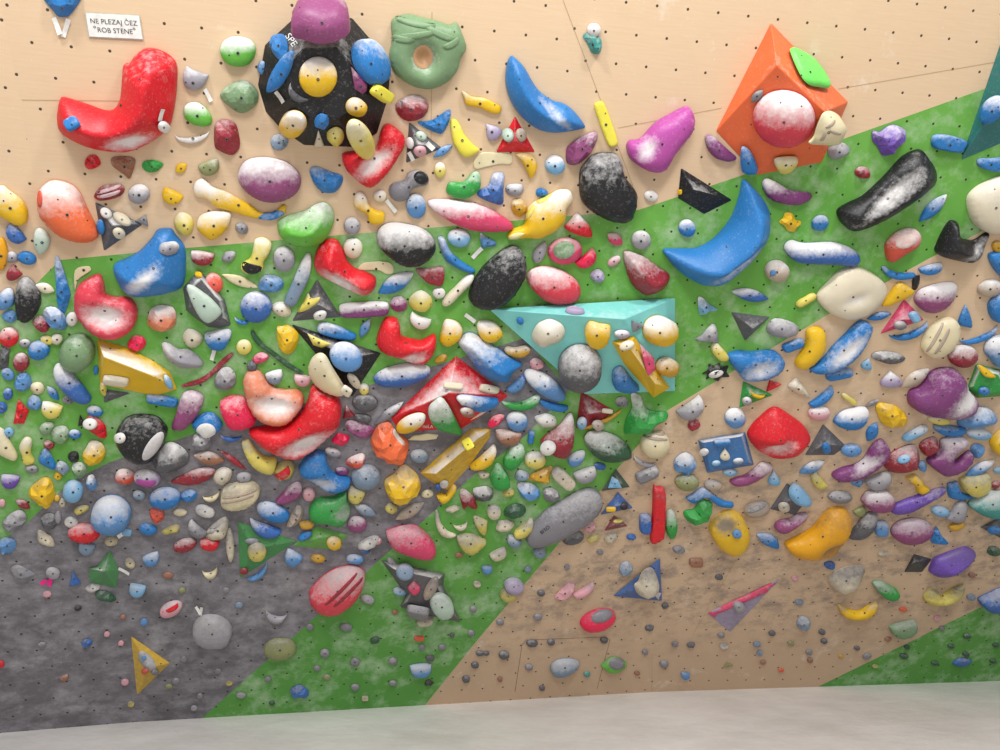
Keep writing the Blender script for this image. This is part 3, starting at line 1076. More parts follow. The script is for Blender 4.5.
P h k .7 .9 | grey split boulder hold on the left panel | 1,525 10,514 21,510 27,518 21,528 10,533
49 522 17 18 0 d k .5
58 517 7 13 0 g o .5
P w k .3 .8 | white and yellow shark-fin hold | 38,530 51,537 54,547 39,543
71 522 14 10 -10 W o .9
81 510 15 8 18 y k .5
84 533 34 19 -2 R o .7 | red and white teardrop-shaped hold
86 549 17 11 -15 S d .3
7 545 18 17 0 n k .4
111 541 13 11 0 C k .3
127 532 10 6 -10 L r .3
T 121 535 8 4 35
130 563 12 8 -45 C o .3
152 560 17 11 20 n d 1
P h k .5 .8 | grey fin-shaped wedge on the black panel | 11,567 21,566 38,577 22,581 12,577
53 573 15 11 -15 g o 1
T 44 582 8 4 35 pink
T 50 582 9 4 75 pink
74 578 12 14 10 N t .3
T 124 571 12 3 -25
93 588 16 8 10 W k .8
106 597 22 11 -15 F k .2
47 594 9 6 0 p o .3
137 591 17 11 -10 L d .8
171 609 25 14 25 p o .9
+ 173 609 14 4 30 R b .1
P g d .9 1 | round grey shell disc | 192,634 193,624 200,617 210,615 221,617 230,624 233,633 229,641 222,648 215,646 205,646 197,642
T 198 610 8 3 -55
T 201 611 9 3 80
78 608 7 6 0 K k .2
42 645 10 6 10 h k .5
87 643 12 8 0 N k .3
1 664 7 7 0 R o .2
65 678 9 5 25 b d .5
123 617 6 5 0 b o .4
107 634 6 5 0 p o .3
121 643 6 5 0 p o .2
125 682 8 6 0 p o .3
131 704 7 5 0 y o .3
144 622 8 7 0 n o .2
168 575 11 6 0 b o .2
176 681 8 6 0 h o .4
169 686 8 4 0 v o .2
229 683 7 4 0 y o .3
200 696 6 5 0 h o .4
194 708 7 5 0 g o .5
218 671 7 5 0 h o .3
184 659 7 6 0 h o .3
241 695 10 5 0 g o .5
226 590 7 5 0 h o .3
239 605 8 6 0 S o .3
182 590 7 5 0 v o .2
211 573 16 11 20 C c .5
180 512 14 7 -5 C o .5
205 511 21 11 -18 W o .9
212 497 18 8 20 C c .4
195 531 26 11 -40 h b .8
P w k .6 1 | white ridged claw hold | 205,535 211,526 219,520 226,517 229,522 226,536 219,541 208,540
+ 212 532 12 2 25 g b 0
+ 216 527 12 2 25 g b 0
171 530 18 8 20 y k .5
185 545 25 13 15 D o .8
209 545 21 10 -8 R d .6
230 545 10 41 3 w o .6 | tall white and yellow finger hold
273 512 36 18 -20 B o .8 | blue oval hold above the green triangle volume
292 559 18 13 -30 n d 1
P z k .4 .9 | beige angular chip beside the green jug | 285,527 296,504 305,509 301,522 293,528
P u r .6 .9 | dusty plum bar hold | 275,502 285,490 295,482 302,484 301,494 288,502
309 494 13 14 0 p o .5
307 525 17 7 5 m d .2
P G d .8 1.1 S:343,508,10,8,0,.1 | green chunky jug with chalked side | 308,510 317,499 333,497 346,492 348,501 351,512 341,526 328,522 312,521
355 496 18 15 -20 y d .7
P B d .7 1.3 S:322,478,14,7,-20,.5 | blue boomerang jug under the red bowl | 298,468 307,455 318,450 325,454 328,465 334,474 351,479 349,486 339,491 325,489 312,481 302,474
366 477 32 26 5 S o .4 | grey-blue round sloper
356 461 27 15 20 q k 1
342 471 14 8 -10 U o .4
333 452 17 8 -15 g o .8
341 440 18 13 0 H k .1
P x k .2 1.2 | orange boulder-shaped hold | 370,442 376,428 382,422 390,423 397,433 408,441 409,452 403,466 392,465 376,455
+ 398 438 20 4 -55 z b .5
P u k .4 .9 | dusty plum wedge left of the orange boulder | 345,423 352,420 374,428 370,436 360,439 347,430
348 411 13 13 10 D t .4
365 403 27 18 0 d o .3
363 418 18 9 -10 d o .3
389 413 50 11 38 h l .7 | long grey splinter-like hold
423 437 32 7 3 C f 0
419 456 19 13 -5 S o .6
402 375 60 22 10 N o .95 | long blue and white oval jug
441 359 14 7 28 m k .2
P m d .6 .9 | mustard kinked hold beside the turquoise volume | 502,350 506,346 516,347 529,344 533,351 521,358 506,355
518 386 22 8 42 n b .3
523 378 9 9 0 N o .2
P G c .6 1 | green crescent under the blue block jug | 501,402 507,402 516,403 528,399 538,394 541,398 534,407 522,410 507,408
553 407 31 7 -14 B b .2
496 421 18 10 32 H k .4
517 421 22 20 -10 n o .8
547 421 24 14 -18 W k .5
508 438 29 14 -5 b d .4
531 437 6 13 -10 B r .3
P D w .7 1.2 | dark red cone with a white ball | 570,413 574,417 574,436 569,455 561,458 548,452 540,443 548,434 559,426
548 448 16 15 0 W o .8 @
P G k .7 1.1 | green three-legged star hold | 631,394 640,395 646,408 655,412 668,413 668,420 655,428 645,435 634,433 624,435 626,420 632,408
622 402 15 11 0 h k .6
655 444 34 30 10 C o .4 | cream layered clam shell hold
+ 655 438 28 3 -8 z b 0
+ 657 432 20 3 -12 z b 0
643 462 23 8 -22 g c .9
P F h .7 1.1 | dark green oval boulder | 584,441 588,433 596,431 604,432 618,437 630,447 633,454 630,460 610,463 594,457
577 458 21 12 42 n e .8
563 478 29 14 -42 w r .5
586 476 24 12 18 g d .9
600 466 12 7 -10 N o .3
647 474 25 11 25 h r .6
685 464 25 23 0 n k .9 | chalky blue ball
687 482 27 18 0 v o .4
713 485 21 12 -5 z o .6
P B b .6 .8 | blue chevron-shaped hold | 685,498 693,493 702,487 708,489 716,496 725,501 734,503 732,508 719,506 710,500 703,497 693,503
P G k .1 1 | green cactus-shaped hold | 682,515 685,511 694,509 700,499 706,499 714,503 713,512 710,520 700,525 688,524
P R r .2 1 | tall red bar hold | 653,487 656,486 665,489 665,510 664,534 660,539 655,542 650,541 652,515
645 523 13 21 0 N r .5
671 524 14 33 3 G o .9 | chalky green upright oval
631 537 10 7 -10 N k .3
589 527 13 10 20 p k .5
594 539 14 7 15 y k .3
611 538 14 9 25 w k .4
P h d .5 .8 | long grey finger-shaped sloper | 525,540 529,529 537,519 548,509 560,502 575,493 590,488 600,492 604,502 598,513 588,521 572,531 556,540 540,546 529,547
573 538 23 12 15 d o .6
600 552 7 5 0 h o .2
567 567 6 5 0 h o .2
P Y k .5 1.1 | yellow block right of the grey-blue sloper | 384,482 394,474 403,465 411,469 419,477 421,490 412,500 400,507 388,498
P Y d .9 .9 | yellow half-moon beside the yellow ridge volume | 467,468 478,458 488,449 495,443 498,449 495,458 490,465 476,471
P Y p .3 1 | yellow bone below the ridge volume | 434,496 440,493 446,494 454,483 459,486 454,495 446,503 440,504
428 494 13 8 5 C k .3
P G d .6 1.1 | pale green knuckle hold | 503,460 508,451 514,444 522,444 525,450 522,459 514,469 505,468
P G d .4 1.1 | deep green wedge-shaped hold | 490,476 493,468 498,463 505,470 510,480 508,488 497,489 491,483
535 460 22 17 0 y o .9
522 476 15 12 0 S k .6
P m k .3 1 | mustard block hold | 529,477 535,472 552,466 550,476 549,483 530,481
484 475 13 8 -15 w k .4
483 494 22 17 -10 d k .9
P D k .8 1.1 | red and white tooth-shaped hold | 460,491 464,489 473,496 478,508 472,509 468,506 464,510 461,502
529 492 27 16 -32 n k .8
551 495 18 15 -20 h k .7
509 493 12 9 15 y k .4
516 511 24 15 12 F k .2
494 512 14 15 -10 w o .8
453 509 14 7 12 w k .4
P w c .8 .8 | thin white crescent hold | 435,511 438,511 441,523 448,531 457,535 450,538 441,535 436,526
461 526 15 8 15 w c .5
482 524 26 13 -60 y w .8
505 526 20 12 10 w k .5
P y d .95 1 | yellow and white oval beside the grey finger sloper | 511,536 514,530 522,524 530,517 535,517 535,524 531,532 522,538 514,539
513 542 18 11 -25 S d .8
P y d .8 1 | wide pale yellow drooping hold | 456,538 464,534 475,535 487,541 480,548 472,554 462,549
P P d .6 1.1 | pink cracked boulder hold | 385,533 392,529 402,526 416,526 429,536 437,549 432,558 421,557 405,552 392,546
410 511 35 11 30 z l .6
391 509 14 10 -10 y k .5
365 510 25 10 -25 S l .7
357 524 20 16 0 u o .8
318 558 15 8 -10 m o .2
355 559 18 9 -5 n o 1
370 543 25 12 25 W k .8
378 541 9 9 0 p k .3
365 551 10 4 -8 N o .3
P e d .95 1.2 | big red and white grooved boulder | 308,595 313,587 322,578 333,571 345,567 357,567 366,574 364,584 358,595 348,605 338,612 325,613 312,605
+ 342 590 46 3 45 D b .1
+ 349 593 42 3 45 D b .1
368 600 16 9 -15 g k 1
346 627 13 7 -8 h o .4
395 612 7 4 0 b o .2
419 638 10 4 0 O r .2
375 640 10 6 10 F o .1
421 671 22 11 5 n d 1
299 692 20 13 -5 N k .4
280 649 34 21 5 v o .3 | translucent olive oval near the black paint edge
325 653 10 8 0 h o .6
355 662 10 8 0 h o .5
393 661 9 7 0 h o .6
430 658 9 6 0 d o .3
442 647 8 5 0 h o .5
429 683 9 6 0 K k .1
393 683 8 5 0 h o .5
365 698 7 4 0 C r .2
355 687 9 6 0 h o .5
327 677 8 5 0 v o .3
272 703 6 4 0 F o .2
268 679 7 5 0 h o .4
452 635 5 4 0 d o .1
471 633 7 6 0 h o .5
473 609 7 6 0 h o .5
477 584 8 6 -15 w o .3
275 617 22 12 -15 g c 1
317 668 7 5 0 h o .4
422 647 7 5 0 h o .4
310 627 8 6 0 h o .4
487 570 11 7 5 n d .4
528 569 7 6 0 S o .2
540 553 13 9 20 S d .6
499 555 18 9 25 w d .6
459 555 8 5 5 b o .3
514 586 20 15 -10 A s .5 | lavender grey ball over a yellow base
508 595 20 15 -10 y o .4
541 593 8 6 0 d o .3
P p k .4 .9 | pink-grey claw-shaped hold | 555,597 563,588 573,581 575,590 568,599 557,600
585 592 27 7 32 p b .5
626 569 15 14 0 S k .8
598 620 38 20 18 H o .3 | hot pink oval low on the bare wood
+ 602 616 22 13 20 h o .15
665 606 8 7 0 d k .3
649 628 10 6 10 d k .3
645 652 6 5 0 h o .3
675 644 7 5 0 h o .3
691 645 9 6 10 d k .2
664 664 9 7 0 h o .5
685 676 9 6 -10 n d .4
724 646 9 5 0 W o .5
728 664 10 4 10 v t .3
721 635 7 5 0 h o .4
614 665 27 16 5 E l .4 | light green leaf-shaped foothold
+ 617 664 16 12 0 h o .15
637 673 6 4 0 b o .1
587 674 7 5 0 T o .4
565 667 31 16 15 S e .9 | grey-blue claw-shaped hold inside the hatch outline
532 643 12 7 0 d o .4
551 642 8 6 0 d o .4
604 640 8 6 0 d o .4
504 655 11 8 0 d o .5
529 667 8 6 0 h o .5
542 688 6 5 0 d o .2
500 679 5 5 0 b o .2
538 617 9 6 0 h o .5
480 653 9 5 0 d o .4
475 665 8 6 0 d o .4
466 679 8 7 0 d o .4
486 653 7 4 0 d o .3
500 622 8 6 0 h o .5
696 562 14 8 0 b r .1
679 550 12 8 -20 h k .4
719 577 8 5 0 d o .2
795 578 7 5 0 p o .3
799 602 9 5 0 S o .2
804 624 14 14 0 S k .8 | grey-blue knob low on the bare wood
772 633 7 5 0 d o .2
757 644 8 5 0 S o .3
760 653 7 6 0 S k .3
763 662 6 4 0 b o .3
781 670 6 3 0 O o .1
791 643 7 4 0 v o .2
809 652 7 5 0 h o .4
810 660 6 5 0 b o .4
841 656 5 3 0 m o .1
822 632 7 5 0 d o .3
824 641 7 5 0 d o .3
857 648 6 4 0 d o .2
867 656 9 5 15 h o .4
875 666 6 3 0 y o .2
888 639 7 4 10 b o .2
937 618 7 5 20 p o .3
942 628 6 4 0 h o .2
967 636 8 5 0 F o .4
966 654 7 5 0 F o .2
962 662 20 8 8 N l .4
904 656 9 5 0 F o .3
935 663 8 4 0 F o .2
951 646 7 4 0 F o .2
996 645 7 4 0 F o .2
993 661 7 4 0 F o .2
907 647 6 4 0 F o .3
830 565 12 8 0 N k .2
P w k .6 1 | white lumpy rock low on the bare wood | 828,581 835,573 850,567 866,568 862,580 848,593 836,592
P G d .8 1 | small green twisted hold | 872,583 880,581 889,585 899,592 895,599 886,598 879,593
P Y c .5 .9 | yellow smile-shaped hold | 837,606 841,605 850,610 860,611 868,606 878,602 876,609 868,617 855,619 843,616
+ 858 610 14 6 5 h o .15
P y c .4 .9 | pale yellow claw hold low on the right | 923,598 929,590 937,590 942,596 952,589 964,584 962,592 952,601 938,604 928,603
P N d .8 1 | blue hold cut by the frame above the low green triangle | 978,600 989,594 1004,588 1016,594 1010,610 995,611 985,609
971 597 9 6 0 S o .2
972 575 7 5 0 b o .2
903 609 8 4 0 O o .2
904 630 28 13 15 J d .5
883 553 10 4 10 w o .3
891 379 27 17 5 A w .8
915 378 36 12 33 z l .5
P U d .8 1.3 S:957,392,16,14,0,.2 | large purple heart-shaped sloper | 908,400 910,393 914,390 920,388 926,382 930,375 937,370 948,368 958,370 964,378 966,386 975,397 977,404 974,411 968,415 953,417 928,414 912,409
P Y k .2 1 | yellow fluted shell hold | 876,409 878,404 883,403 896,406 904,412 908,419 907,425 897,428 883,425
P B d .95 1 | blue bowl hold filled with chalk | 833,422 840,413 852,408 866,407 868,413 863,424 854,429 840,427
872 403 16 4 28 h l .3
823 399 34 8 38 B b .3
839 374 28 9 12 B r .4
849 399 18 7 -35 y p .3
P w k .4 .9 | white and yellow fang hold | 788,385 796,378 800,382 806,389 811,398 800,395 790,389
819 413 22 15 5 p o .8
939 420 23 9 -8 y o .6
P n h .6 1.1 | light blue angular jug at the right | 958,421 966,414 977,408 989,408 998,417 995,424 975,429 960,427
949 431 37 10 -5 B d .3
915 433 29 10 28 L p .7
979 434 26 11 -5 L o .9
872 432 21 11 62 B l .2
P Y d .3 1 | yellow rounded hold cut by the frame | 990,443 994,436 1002,430 1014,436 1012,452 1000,455 993,451
P D k .5 1.1 | dark red twin-lobed hold, larger lobe | 884,467 889,456 902,448 914,445 920,452 920,466 912,473 895,474
P D k .3 1.1 | dark red twin-lobed hold, smaller lobe | 917,446 925,438 936,435 940,440 938,452 930,458 923,457
904 459 14 9 15 L o .5 @
922 467 10 11 20 n d .3
P U d .6 1 | purple C-shaped pinch | 926,461 939,451 941,440 953,436 964,437 968,441 962,446 954,450 950,458 956,461 963,456 971,451 972,458 966,466 955,472 940,474
978 451 14 14 20 n k .2
980 468 40 11 28 n l .9
998 470 10 6 10 L o .4
P U d .9 1 S:864,460,18,5,38,.3 | long purple banana hold | 832,474 843,468 855,465 864,459 870,449 876,442 883,439 889,446 887,455 880,463 865,474 847,480 834,480
851 450 25 15 5 n o .3
P R h .5 1.2 S:774,441,15,9,10,.5 | big dark red drop-shaped jug | 748,438 751,429 760,419 776,408 793,417 806,427 812,438 808,446 798,456 787,459 773,459 757,451
735 418 21 20 0 n o 1
693 411 30 14 35 g b .9
694 425 12 12 40 D k .3
772 384 17 9 25 R t .2
812 467 29 10 25 n l 1
817 482 20 9 -50 y b .5
P u b .8 1 | dusty purple banana below the blue square plate | 729,482 735,478 745,475 755,468 762,462 769,463 774,467 768,472 758,479 748,484 735,486
730 472 18 8 0 L o .6
774 478 15 15 0 L w .6
757 509 27 16 12 z o .3
+ 757 509 22 4 25 h b .3
P u b .6 1 | dusty purple bar under the black and blue volume | 771,526 778,520 790,518 800,512 811,511 808,519 798,525 784,534 774,533
P Y d .6 1.1 S:722,519,9,6,40,.2 | yellow teardrop-shaped hold | 709,531 710,525 714,519 723,513 732,511 743,516 748,527 749,537 746,547 736,556 728,553 721,549 714,541
737 534 9 9 0 n o .3 @
P B l .7 .8 | blue star-shaped hold | 756,535 762,533 771,534 778,540 779,549 770,547 762,543
P j d .2 1.1 S:828,544,14,8,35,.7 | big yellow spoon-shaped bowl hold | 785,548 787,543 800,537 813,529 820,521 826,514 833,509 842,508 850,512 851,520 847,533 843,543 838,551 829,557 810,558 793,555
840 497 25 12 0 h o .6
857 482 15 8 -10 n k .5
879 482 29 13 20 g d .6
P u d .9 1.1 | magenta hold with white top | 861,501 864,495 869,491 883,490 892,494 894,503 889,509 875,511 866,507
P Y b .3 .9 | yellow curled leaf hold | 903,477 909,473 914,472 921,477 924,484 932,490 924,495 917,494 914,486
P V c .4 .9 | long thin violet hold | 888,511 893,505 902,501 924,493 940,488 947,488 944,493 928,502 910,511 897,514
P B c .3 .8 | blue claw-shaped hold | 946,483 952,481 957,480 960,490 966,494 978,497 966,500 955,500 947,497
976 486 31 20 12 y d .5
P T d .8 1.1 | turquoise ball cut by the frame | 968,506 975,498 986,492 1000,491 1014,496 1014,510 1002,516 984,515
940 511 21 12 -8 L o .5
P g c .6 .9 | silver claw-shaped hold | 945,518 951,512 957,503 963,501 967,504 965,514 963,521 955,522
957 526 20 7 25 m d .2
P d c .7 .9 | dark grey shark-fin hold | 847,537 856,526 867,513 878,513 876,520 872,530 863,538 854,539
881 528 13 15 0 n r .7
860 512 13 7 25 v d .2
912 531 43 25 5 u o .8 | magenta and grey oval sloper
P B k .3 .8 | small blue wedge beside the magenta oval | 935,528 938,528 942,536 949,544 941,545 931,542
P V h .1 1 | big violet stone-shaped hold | 927,574 929,566 933,559 946,553 960,548 970,546 980,552 973,562 958,573 947,578 936,579
994 552 15 10 -15 F k .3
996 485 10 8 15 D k .4
'''
ONDATA = '''
P u d .5 1.3 @ | big magenta bell-shaped hold | 290,32 294,16 302,3 318,-3 335,-2 348,10 351,22 348,31 335,38 318,40 302,36
318 77 40 42 0 Y o .75 @ | large yellow dome
371 62 52 31 -62 B o .5 @ | large blue oval on a black slope
P B k .1 .9 @ | blue blocky chunk | 270,37 279,33 285,36 287,50 280,60 271,50
P B l .2 .8 @ | blue fin pointing up | 268,93 270,80 277,66 288,52 295,51 293,65 288,77 280,88
T 280 97 14 4 -50 @
263 68 14 18 0 n o .3
P u q .3 .8 @ | plum shard | 350,66 366,84 366,90 362,94 354,89
375 92 22 13 -35 i r .1 @
297 95 26 13 -38 d c .5 @
293 124 27 26 0 Y o .7 @ | yellow dome with chalked top
322 121 15 15 0 B k .1 @
319 138 10 16 0 w t .5 @
335 137 18 19 0 y k .3 @
356 107 19 19 0 Y s .6 @
358 133 43 24 -62 y o .5 @ | long pale yellow oval
410 143 7 12 10 W o .6 @
421 136 12 8 -35 c o .4 @
420 151 13 10 10 p o .3 @
T 430 146 9 5 -45 @
T 411 156 9 4 -60 @
508 135 11 14 0 c o .2 @
521 135 9 14 15 z o .3 @
P l d .1 .35 @ | bright green eye-shaped patch hold | 790,48 800,51 810,57 822,70 831,87 820,87 809,84 800,73
784 119 65 57 -8 e o .8 @ | large red and white ball
757 96 18 8 45 h l .3 @
P C k .2 1.1 @ | cream rosette-shaped hold | 811,145 816,138 820,126 826,114 835,112 843,119 844,132 838,143 826,146
+ 831 125 12 3 40 z b 0
+ 835 133 12 3 -20 z b 0
+ 824 137 10 3 60 z b 0
P y d .5 .7 @ | yellow half-moon at the foot of the orange volume | 774,160 785,157 798,158 794,167 786,173 778,171
P B d .3 .9 @ | blue tongue-shaped hold | 741,148 748,149 754,158 758,172 748,173 741,169
P U d .3 .9 | purple half-moon hold | 705,136 712,135 720,142 730,151 737,158 728,162 715,158 707,148
122 219 21 10 -32 w o .2 @
119 233 13 10 -15 w o .2 @
106 213 13 10 -40 W o .5 @
101 227 6 16 8 B o .2 @
144 219 15 11 -25 h t .3
680 192 4 5 0 Y r 0 @
992 110 34 22 50 B o .6 @ | blue oval on dark teal
914 317 12 7 -60 L r .3 @
900 325 13 7 5 h o .5 @
P c d .3 .7 @ | pale sage face-shaped hold | 186,287 192,285 203,292 213,300 222,312 216,320 206,323 195,310
199 275 6 5 0 Y r .1 @
214 283 26 21 -62 s o .4 | coral red oval beside the sage face
P y k .3 .6 @ | cream and yellow chip | 297,312 303,302 308,293 311,298 320,297 317,303 305,311
320 315 14 8 15 W o .5 @
346 357 36 30 -32 n o .7 @ | blue and grey disc
P y q .3 .4 @ | pale yellow kite-shaped chip | 307,333 320,339 332,344 322,348 313,345
P C d .3 .8 @ | cream ridged tongue-shaped hold | 309,362 316,354 324,355 332,368 346,392 338,395 320,386 311,374
354 381 18 9 -50 w o .4 @
347 388 11 8 -35 w r .4 @
364 389 12 13 0 y o .8
103 389 9 18 8 y k .4
116 380 27 7 -8 w r .4 @
168 382 16 6 -68 L o .5 @
P w k .6 1 @ | white lumpy ear-shaped hold | 531,338 536,326 544,321 552,320 563,326 565,336 556,345 538,346
P Y d .3 1.1 @ | yellow ear-shaped hold | 584,332 589,322 600,324 611,327 608,342 598,348 588,343
622 334 16 8 0 A o .8 @
638 326 12 12 -90 h t .2 @
660 331 31 31 0 Y s .9 @ | yellow ball with white top
667 367 20 20 0 m s .5 @ | small mustard ball
580 368 46 45 0 d s .5 @ | big dark grey dome
P B d .3 1 @ | blue and grey oval half tucked below the prism | 612,374 616,368 622,367 628,373 634,381 640,388 632,391 620,390 613,386
P P q .5 .25 @ | pink face of the prism | 638,343 653,358 654,370 647,376
627 346 16 9 20 w o .6 @
575 311 20 6 -5 A o .5 @
520 321 8 6 -40 B o .1 @
453 386 20 7 -5 w r .2 @
489 389 19 8 -12 w r .2 @
P B d .8 .8 @ | blue and white half-moon hold | 456,399 462,395 480,397 499,399 493,406 480,410 465,407
467 411 15 8 -10 b o .5 @
479 414 36 4 30 w l .1
P G d .8 .9 @ | green and white fan-shaped hold | 428,409 433,402 444,399 462,431 459,434 447,430 437,427 429,418
411 423 33 15 25 Y o .9 @ | yellow and white pill-shaped hold
582 423 11 13 0 L o .6 @
598 425 13 10 5 z o .4 @
607 411 10 5 -5 w r .3 @
601 421 58 8 24 m c .1 h.5
537 364 15 11 -10 p k .4
545 385 50 20 -34 n o .95 | blue and white long oval under the blue block jug
P L q .4 .4 @ | pale blue chip on dark green | 612,476 618,480 622,488 608,488
611 509 10 4 0 Y r .1 @
624 506 6 9 -30 K o .1 @
618 521 9 5 10 y o .3 @
405 572 18 18 0 S o .5 @
400 591 17 9 -8 L o .9
414 588 11 10 -45 P r .5 @
431 588 31 12 60 z o .4 @
442 606 28 22 -52 c o .7 @ | sage and white oval
392 563 16 8 -50 g o .5
418 611 24 8 -10 h r .5 @
425 621 20 11 10 w o .3
444 484 9 6 15 W o .5 @
438 487 7 4 -35 N o .1 @
468 444 10 12 30 i r .1 @ h.2
257 552 19 18 0 y o .9 @
252 541 14 6 0 h o .4 @
244 571 9 6 0 D o .3 @
P N d .9 1 | blue half-moon over the green triangle volume | 246,516 255,520 266,523 277,527 285,531 282,536 272,539 260,536 250,527
259 573 30 10 40 n c .5
305 536 15 8 30 B o .1 @
334 543 15 13 0 Y o .8 @
144 658 5 4 0 n o .2 @
145 671 7 5 0 q o .1 @
155 672 8 5 10 h o .3 @
P w k .6 1 @ | lumpy cream rock | 634,586 638,582 642,573 650,568 656,573 660,588 656,597 646,599 637,594
739 607 12 10 0 g s .6 @
757 395 15 6 -15 Y c .1 @
747 401 10 8 0 g o .6 @
P Y d .2 .6 @ | yellow half-moon on green | 978,365 984,367 995,376 993,378 986,377 981,372
984 391 11 8 0 B o .2 @
826 448 9 10 0 B o .1 @
722 442 17 6 5 B r .4 @
725 454 12 12 0 w w .5 @
716 463 9 5 10 L o .6 @
704 452 9 7 0 W o .7 @
738 461 11 6 10 S o .8 @
798 497 26 13 -52 L d .3 @
784 507 12 9 0 w o .5 @
994 530 14 6 0 B o .3 @
'''
LAST = {}                      # the hold that a following + line adds to


def words_of(code):
    return PAL[code][1]


def record(ob, kind, cx, cy, w, h, code, style, chalk, sn, on, group=None):
    REG.append(dict(o=ob, kind=kind, x=cx, y=cy, w=w, h=h, code=code, style=style, chalk=chalk, sn=sn, on=on))


def add_volume(line):
    head, sn, basep, spec = [t.strip() for t in line.split('|')]
    tk = head.split()
    code, mode, hgt, chalk = tk[0], tk[1], float(tk[2]), float(tk[3])
    base = [tuple(float(v) for v in p.split(',')) for p in basep.split()]
    cx, cy = sum(p[0] for p in base) / len(base), sum(p[1] for p in base) / len(base)
    pl = (surface_plane([(cx, cy), (cx + 6, cy), (cx - 6, cy), (cx, cy + 6)]) if '@' in tk else None) or wall_at(cx, cy)
    n = len(base)
    pl = Plane(pl.o + pl.n * wall_clear(pl, base), pl.n)
    o = pl.hit(cx, cy, 0.002)
    mw = frame(pl, o)
    inv = mw.inverted()
    V = [inv @ pl.hit(*p, 0.002) for p in base]
    faces = []
    if spec == 'custom':
        V += [inv @ pl.hit(777, 65, .22), inv @ pl.hit(825, 112, .25)]
        faces = [(0, 5, 6, 1), (1, 6, 2), (0, 4, 5), (4, 3, 5), (3, 6, 5), (3, 2, 6)]
    elif mode == 'a':
        ax, ay = (float(v) for v in spec.split(','))
        V.append(inv @ pl.hit(ax, ay, hgt))
        faces = [(i, (i + 1) % n, n) for i in range(n)]
    elif mode == 'p':
        k, c = spec.split()
        k = float(k)
        ax, ay = (float(v) for v in c.split(','))
        V += [inv @ pl.hit(ax + (p[0] - ax) * k, ay + (p[1] - ay) * k, hgt) for p in base]
        faces = [(i, (i + 1) % n, n + (i + 1) % n, n + i) for i in range(n)] + [tuple(range(n, 2 * n))]
    else:
        r = [tuple(float(v) for v in p.split(',')) for p in spec.split()]
        V += [inv @ pl.hit(*p, hgt) for p in r]
        near = [0 if math.dist(p, r[0]) <= math.dist(p, r[1]) else 1 for p in base]
        for i in range(n):
            j = (i + 1) % n
            if near[i] == near[j]:
                faces.append((i, j, n + near[i]))
            else:
                faces += [(i, j, n + near[j]), (i, n + near[j], n + near[i])]
    nm = 'climbing_volume'
    bm = bmesh.new()
    vs = [bm.verts.new(v) for v in V]
    for f in faces:
        bm.faces.new([vs[i] for i in f])
    bmesh.ops.recalc_face_normals(bm, faces=bm.faces[:])
    bm.normal_update()
    if sum(f.normal.z * f.calc_area() for f in bm.faces) < 0:
        bmesh.ops.reverse_faces(bm, faces=bm.faces[:])
    bmesh.ops.triangulate(bm, faces=bm.faces[:])
    apex = [v for v in bm.verts if v.co.z > 0.01]
    bevel = [e for e in bm.edges if max(e.verts[0].co.z, e.verts[1].co.z) > 0.01 and len(e.link_faces) == 2 and e.calc_face_angle(0) > 0.15]
    bmesh.ops.bevel(bm, geom=bevel, offset=0.004, segments=1, affect='EDGES')
    for v in bm.verts:
        v.co.z = max(v.co.z, 0.0)
    bmesh.ops.subdivide_edges(bm, edges=bm.edges[:], cuts=2, use_grid_fill=True)
    me = bpy.data.meshes.new(nm)
    bm.to_mesh(me)
    bm.free()
    zz = np.array([v.co.z for v in me.vertices])
    dirt = 0 if cy < 330 else min(.5, (cy - 330) / 420)
    rnd = random.Random(int(cx * 7 + cy))
    ch = chalk * np.clip(zz / max(zz.max(), 1e-6) * 1.1, 0.12, 1) * (1 if cy < 420 else .65)
    at = me.color_attributes.new('dust', 'FLOAT_COLOR', 'CORNER')
    col = np.zeros((len(me.loops), 4), np.float32)
    r3 = mw.to_3x3()
    for p in me.polygons:
        k = 0.12 + 1.5 * max(0.0, (r3 @ p.normal).z + 0.66)  # upward faces whiter: chalk plus the light from above painted in
        for li in p.loop_indices:
            col[li] = (min(1, ch[me.loops[li].vertex_index] * k), dirt * .8 + (0 if cy < 420 else .25 * chalk), 0, 1)
    at.data.foreach_set('color', col.ravel())
    ob = finish(nm, me, mw, hold_mat(code))
    bvh = BVHTree.FromPolygons([mw @ v.co for v in me.vertices], [tuple(p.vertices) for p in me.polygons])
    BUILT.append(bvh)
    LAST.update(o=ob, bvh=bvh, mw=mw)
    xs, ys = [p[0] for p in base], [p[1] for p in base]
    rnd = random.Random(int(cx))
    k = 3 if (max(xs) - min(xs)) * (max(ys) - min(ys)) > 2500 else 2
    for i in range(k):
        j = rnd.randrange(n)
        t = rnd.uniform(.35, .7)
        add_bolt(ob, bvh, mw, cx + (base[j][0] - cx) * t, cy + (base[j][1] - cy) * t, 0.007, 'screw')
    record(ob, 'volume', cx, cy, max(xs) - min(xs), max(ys) - min(ys), code, 'v', chalk, sn, None)
    return ob



def base_plane(tk, cx, cy, w, h, poly=None):
    if '@' in tk:
        r = 0.28
        pts = [(cx, cy), (cx + w * r, cy), (cx - w * r, cy), (cx, cy + h * r), (cx, cy - h * r)]
        if poly:
            pts = [p for p in pts if inside(poly, *p)] or pts[:1]
        return surface_plane(pts) or wall_at(cx, cy)
    return wall_at(cx, cy)


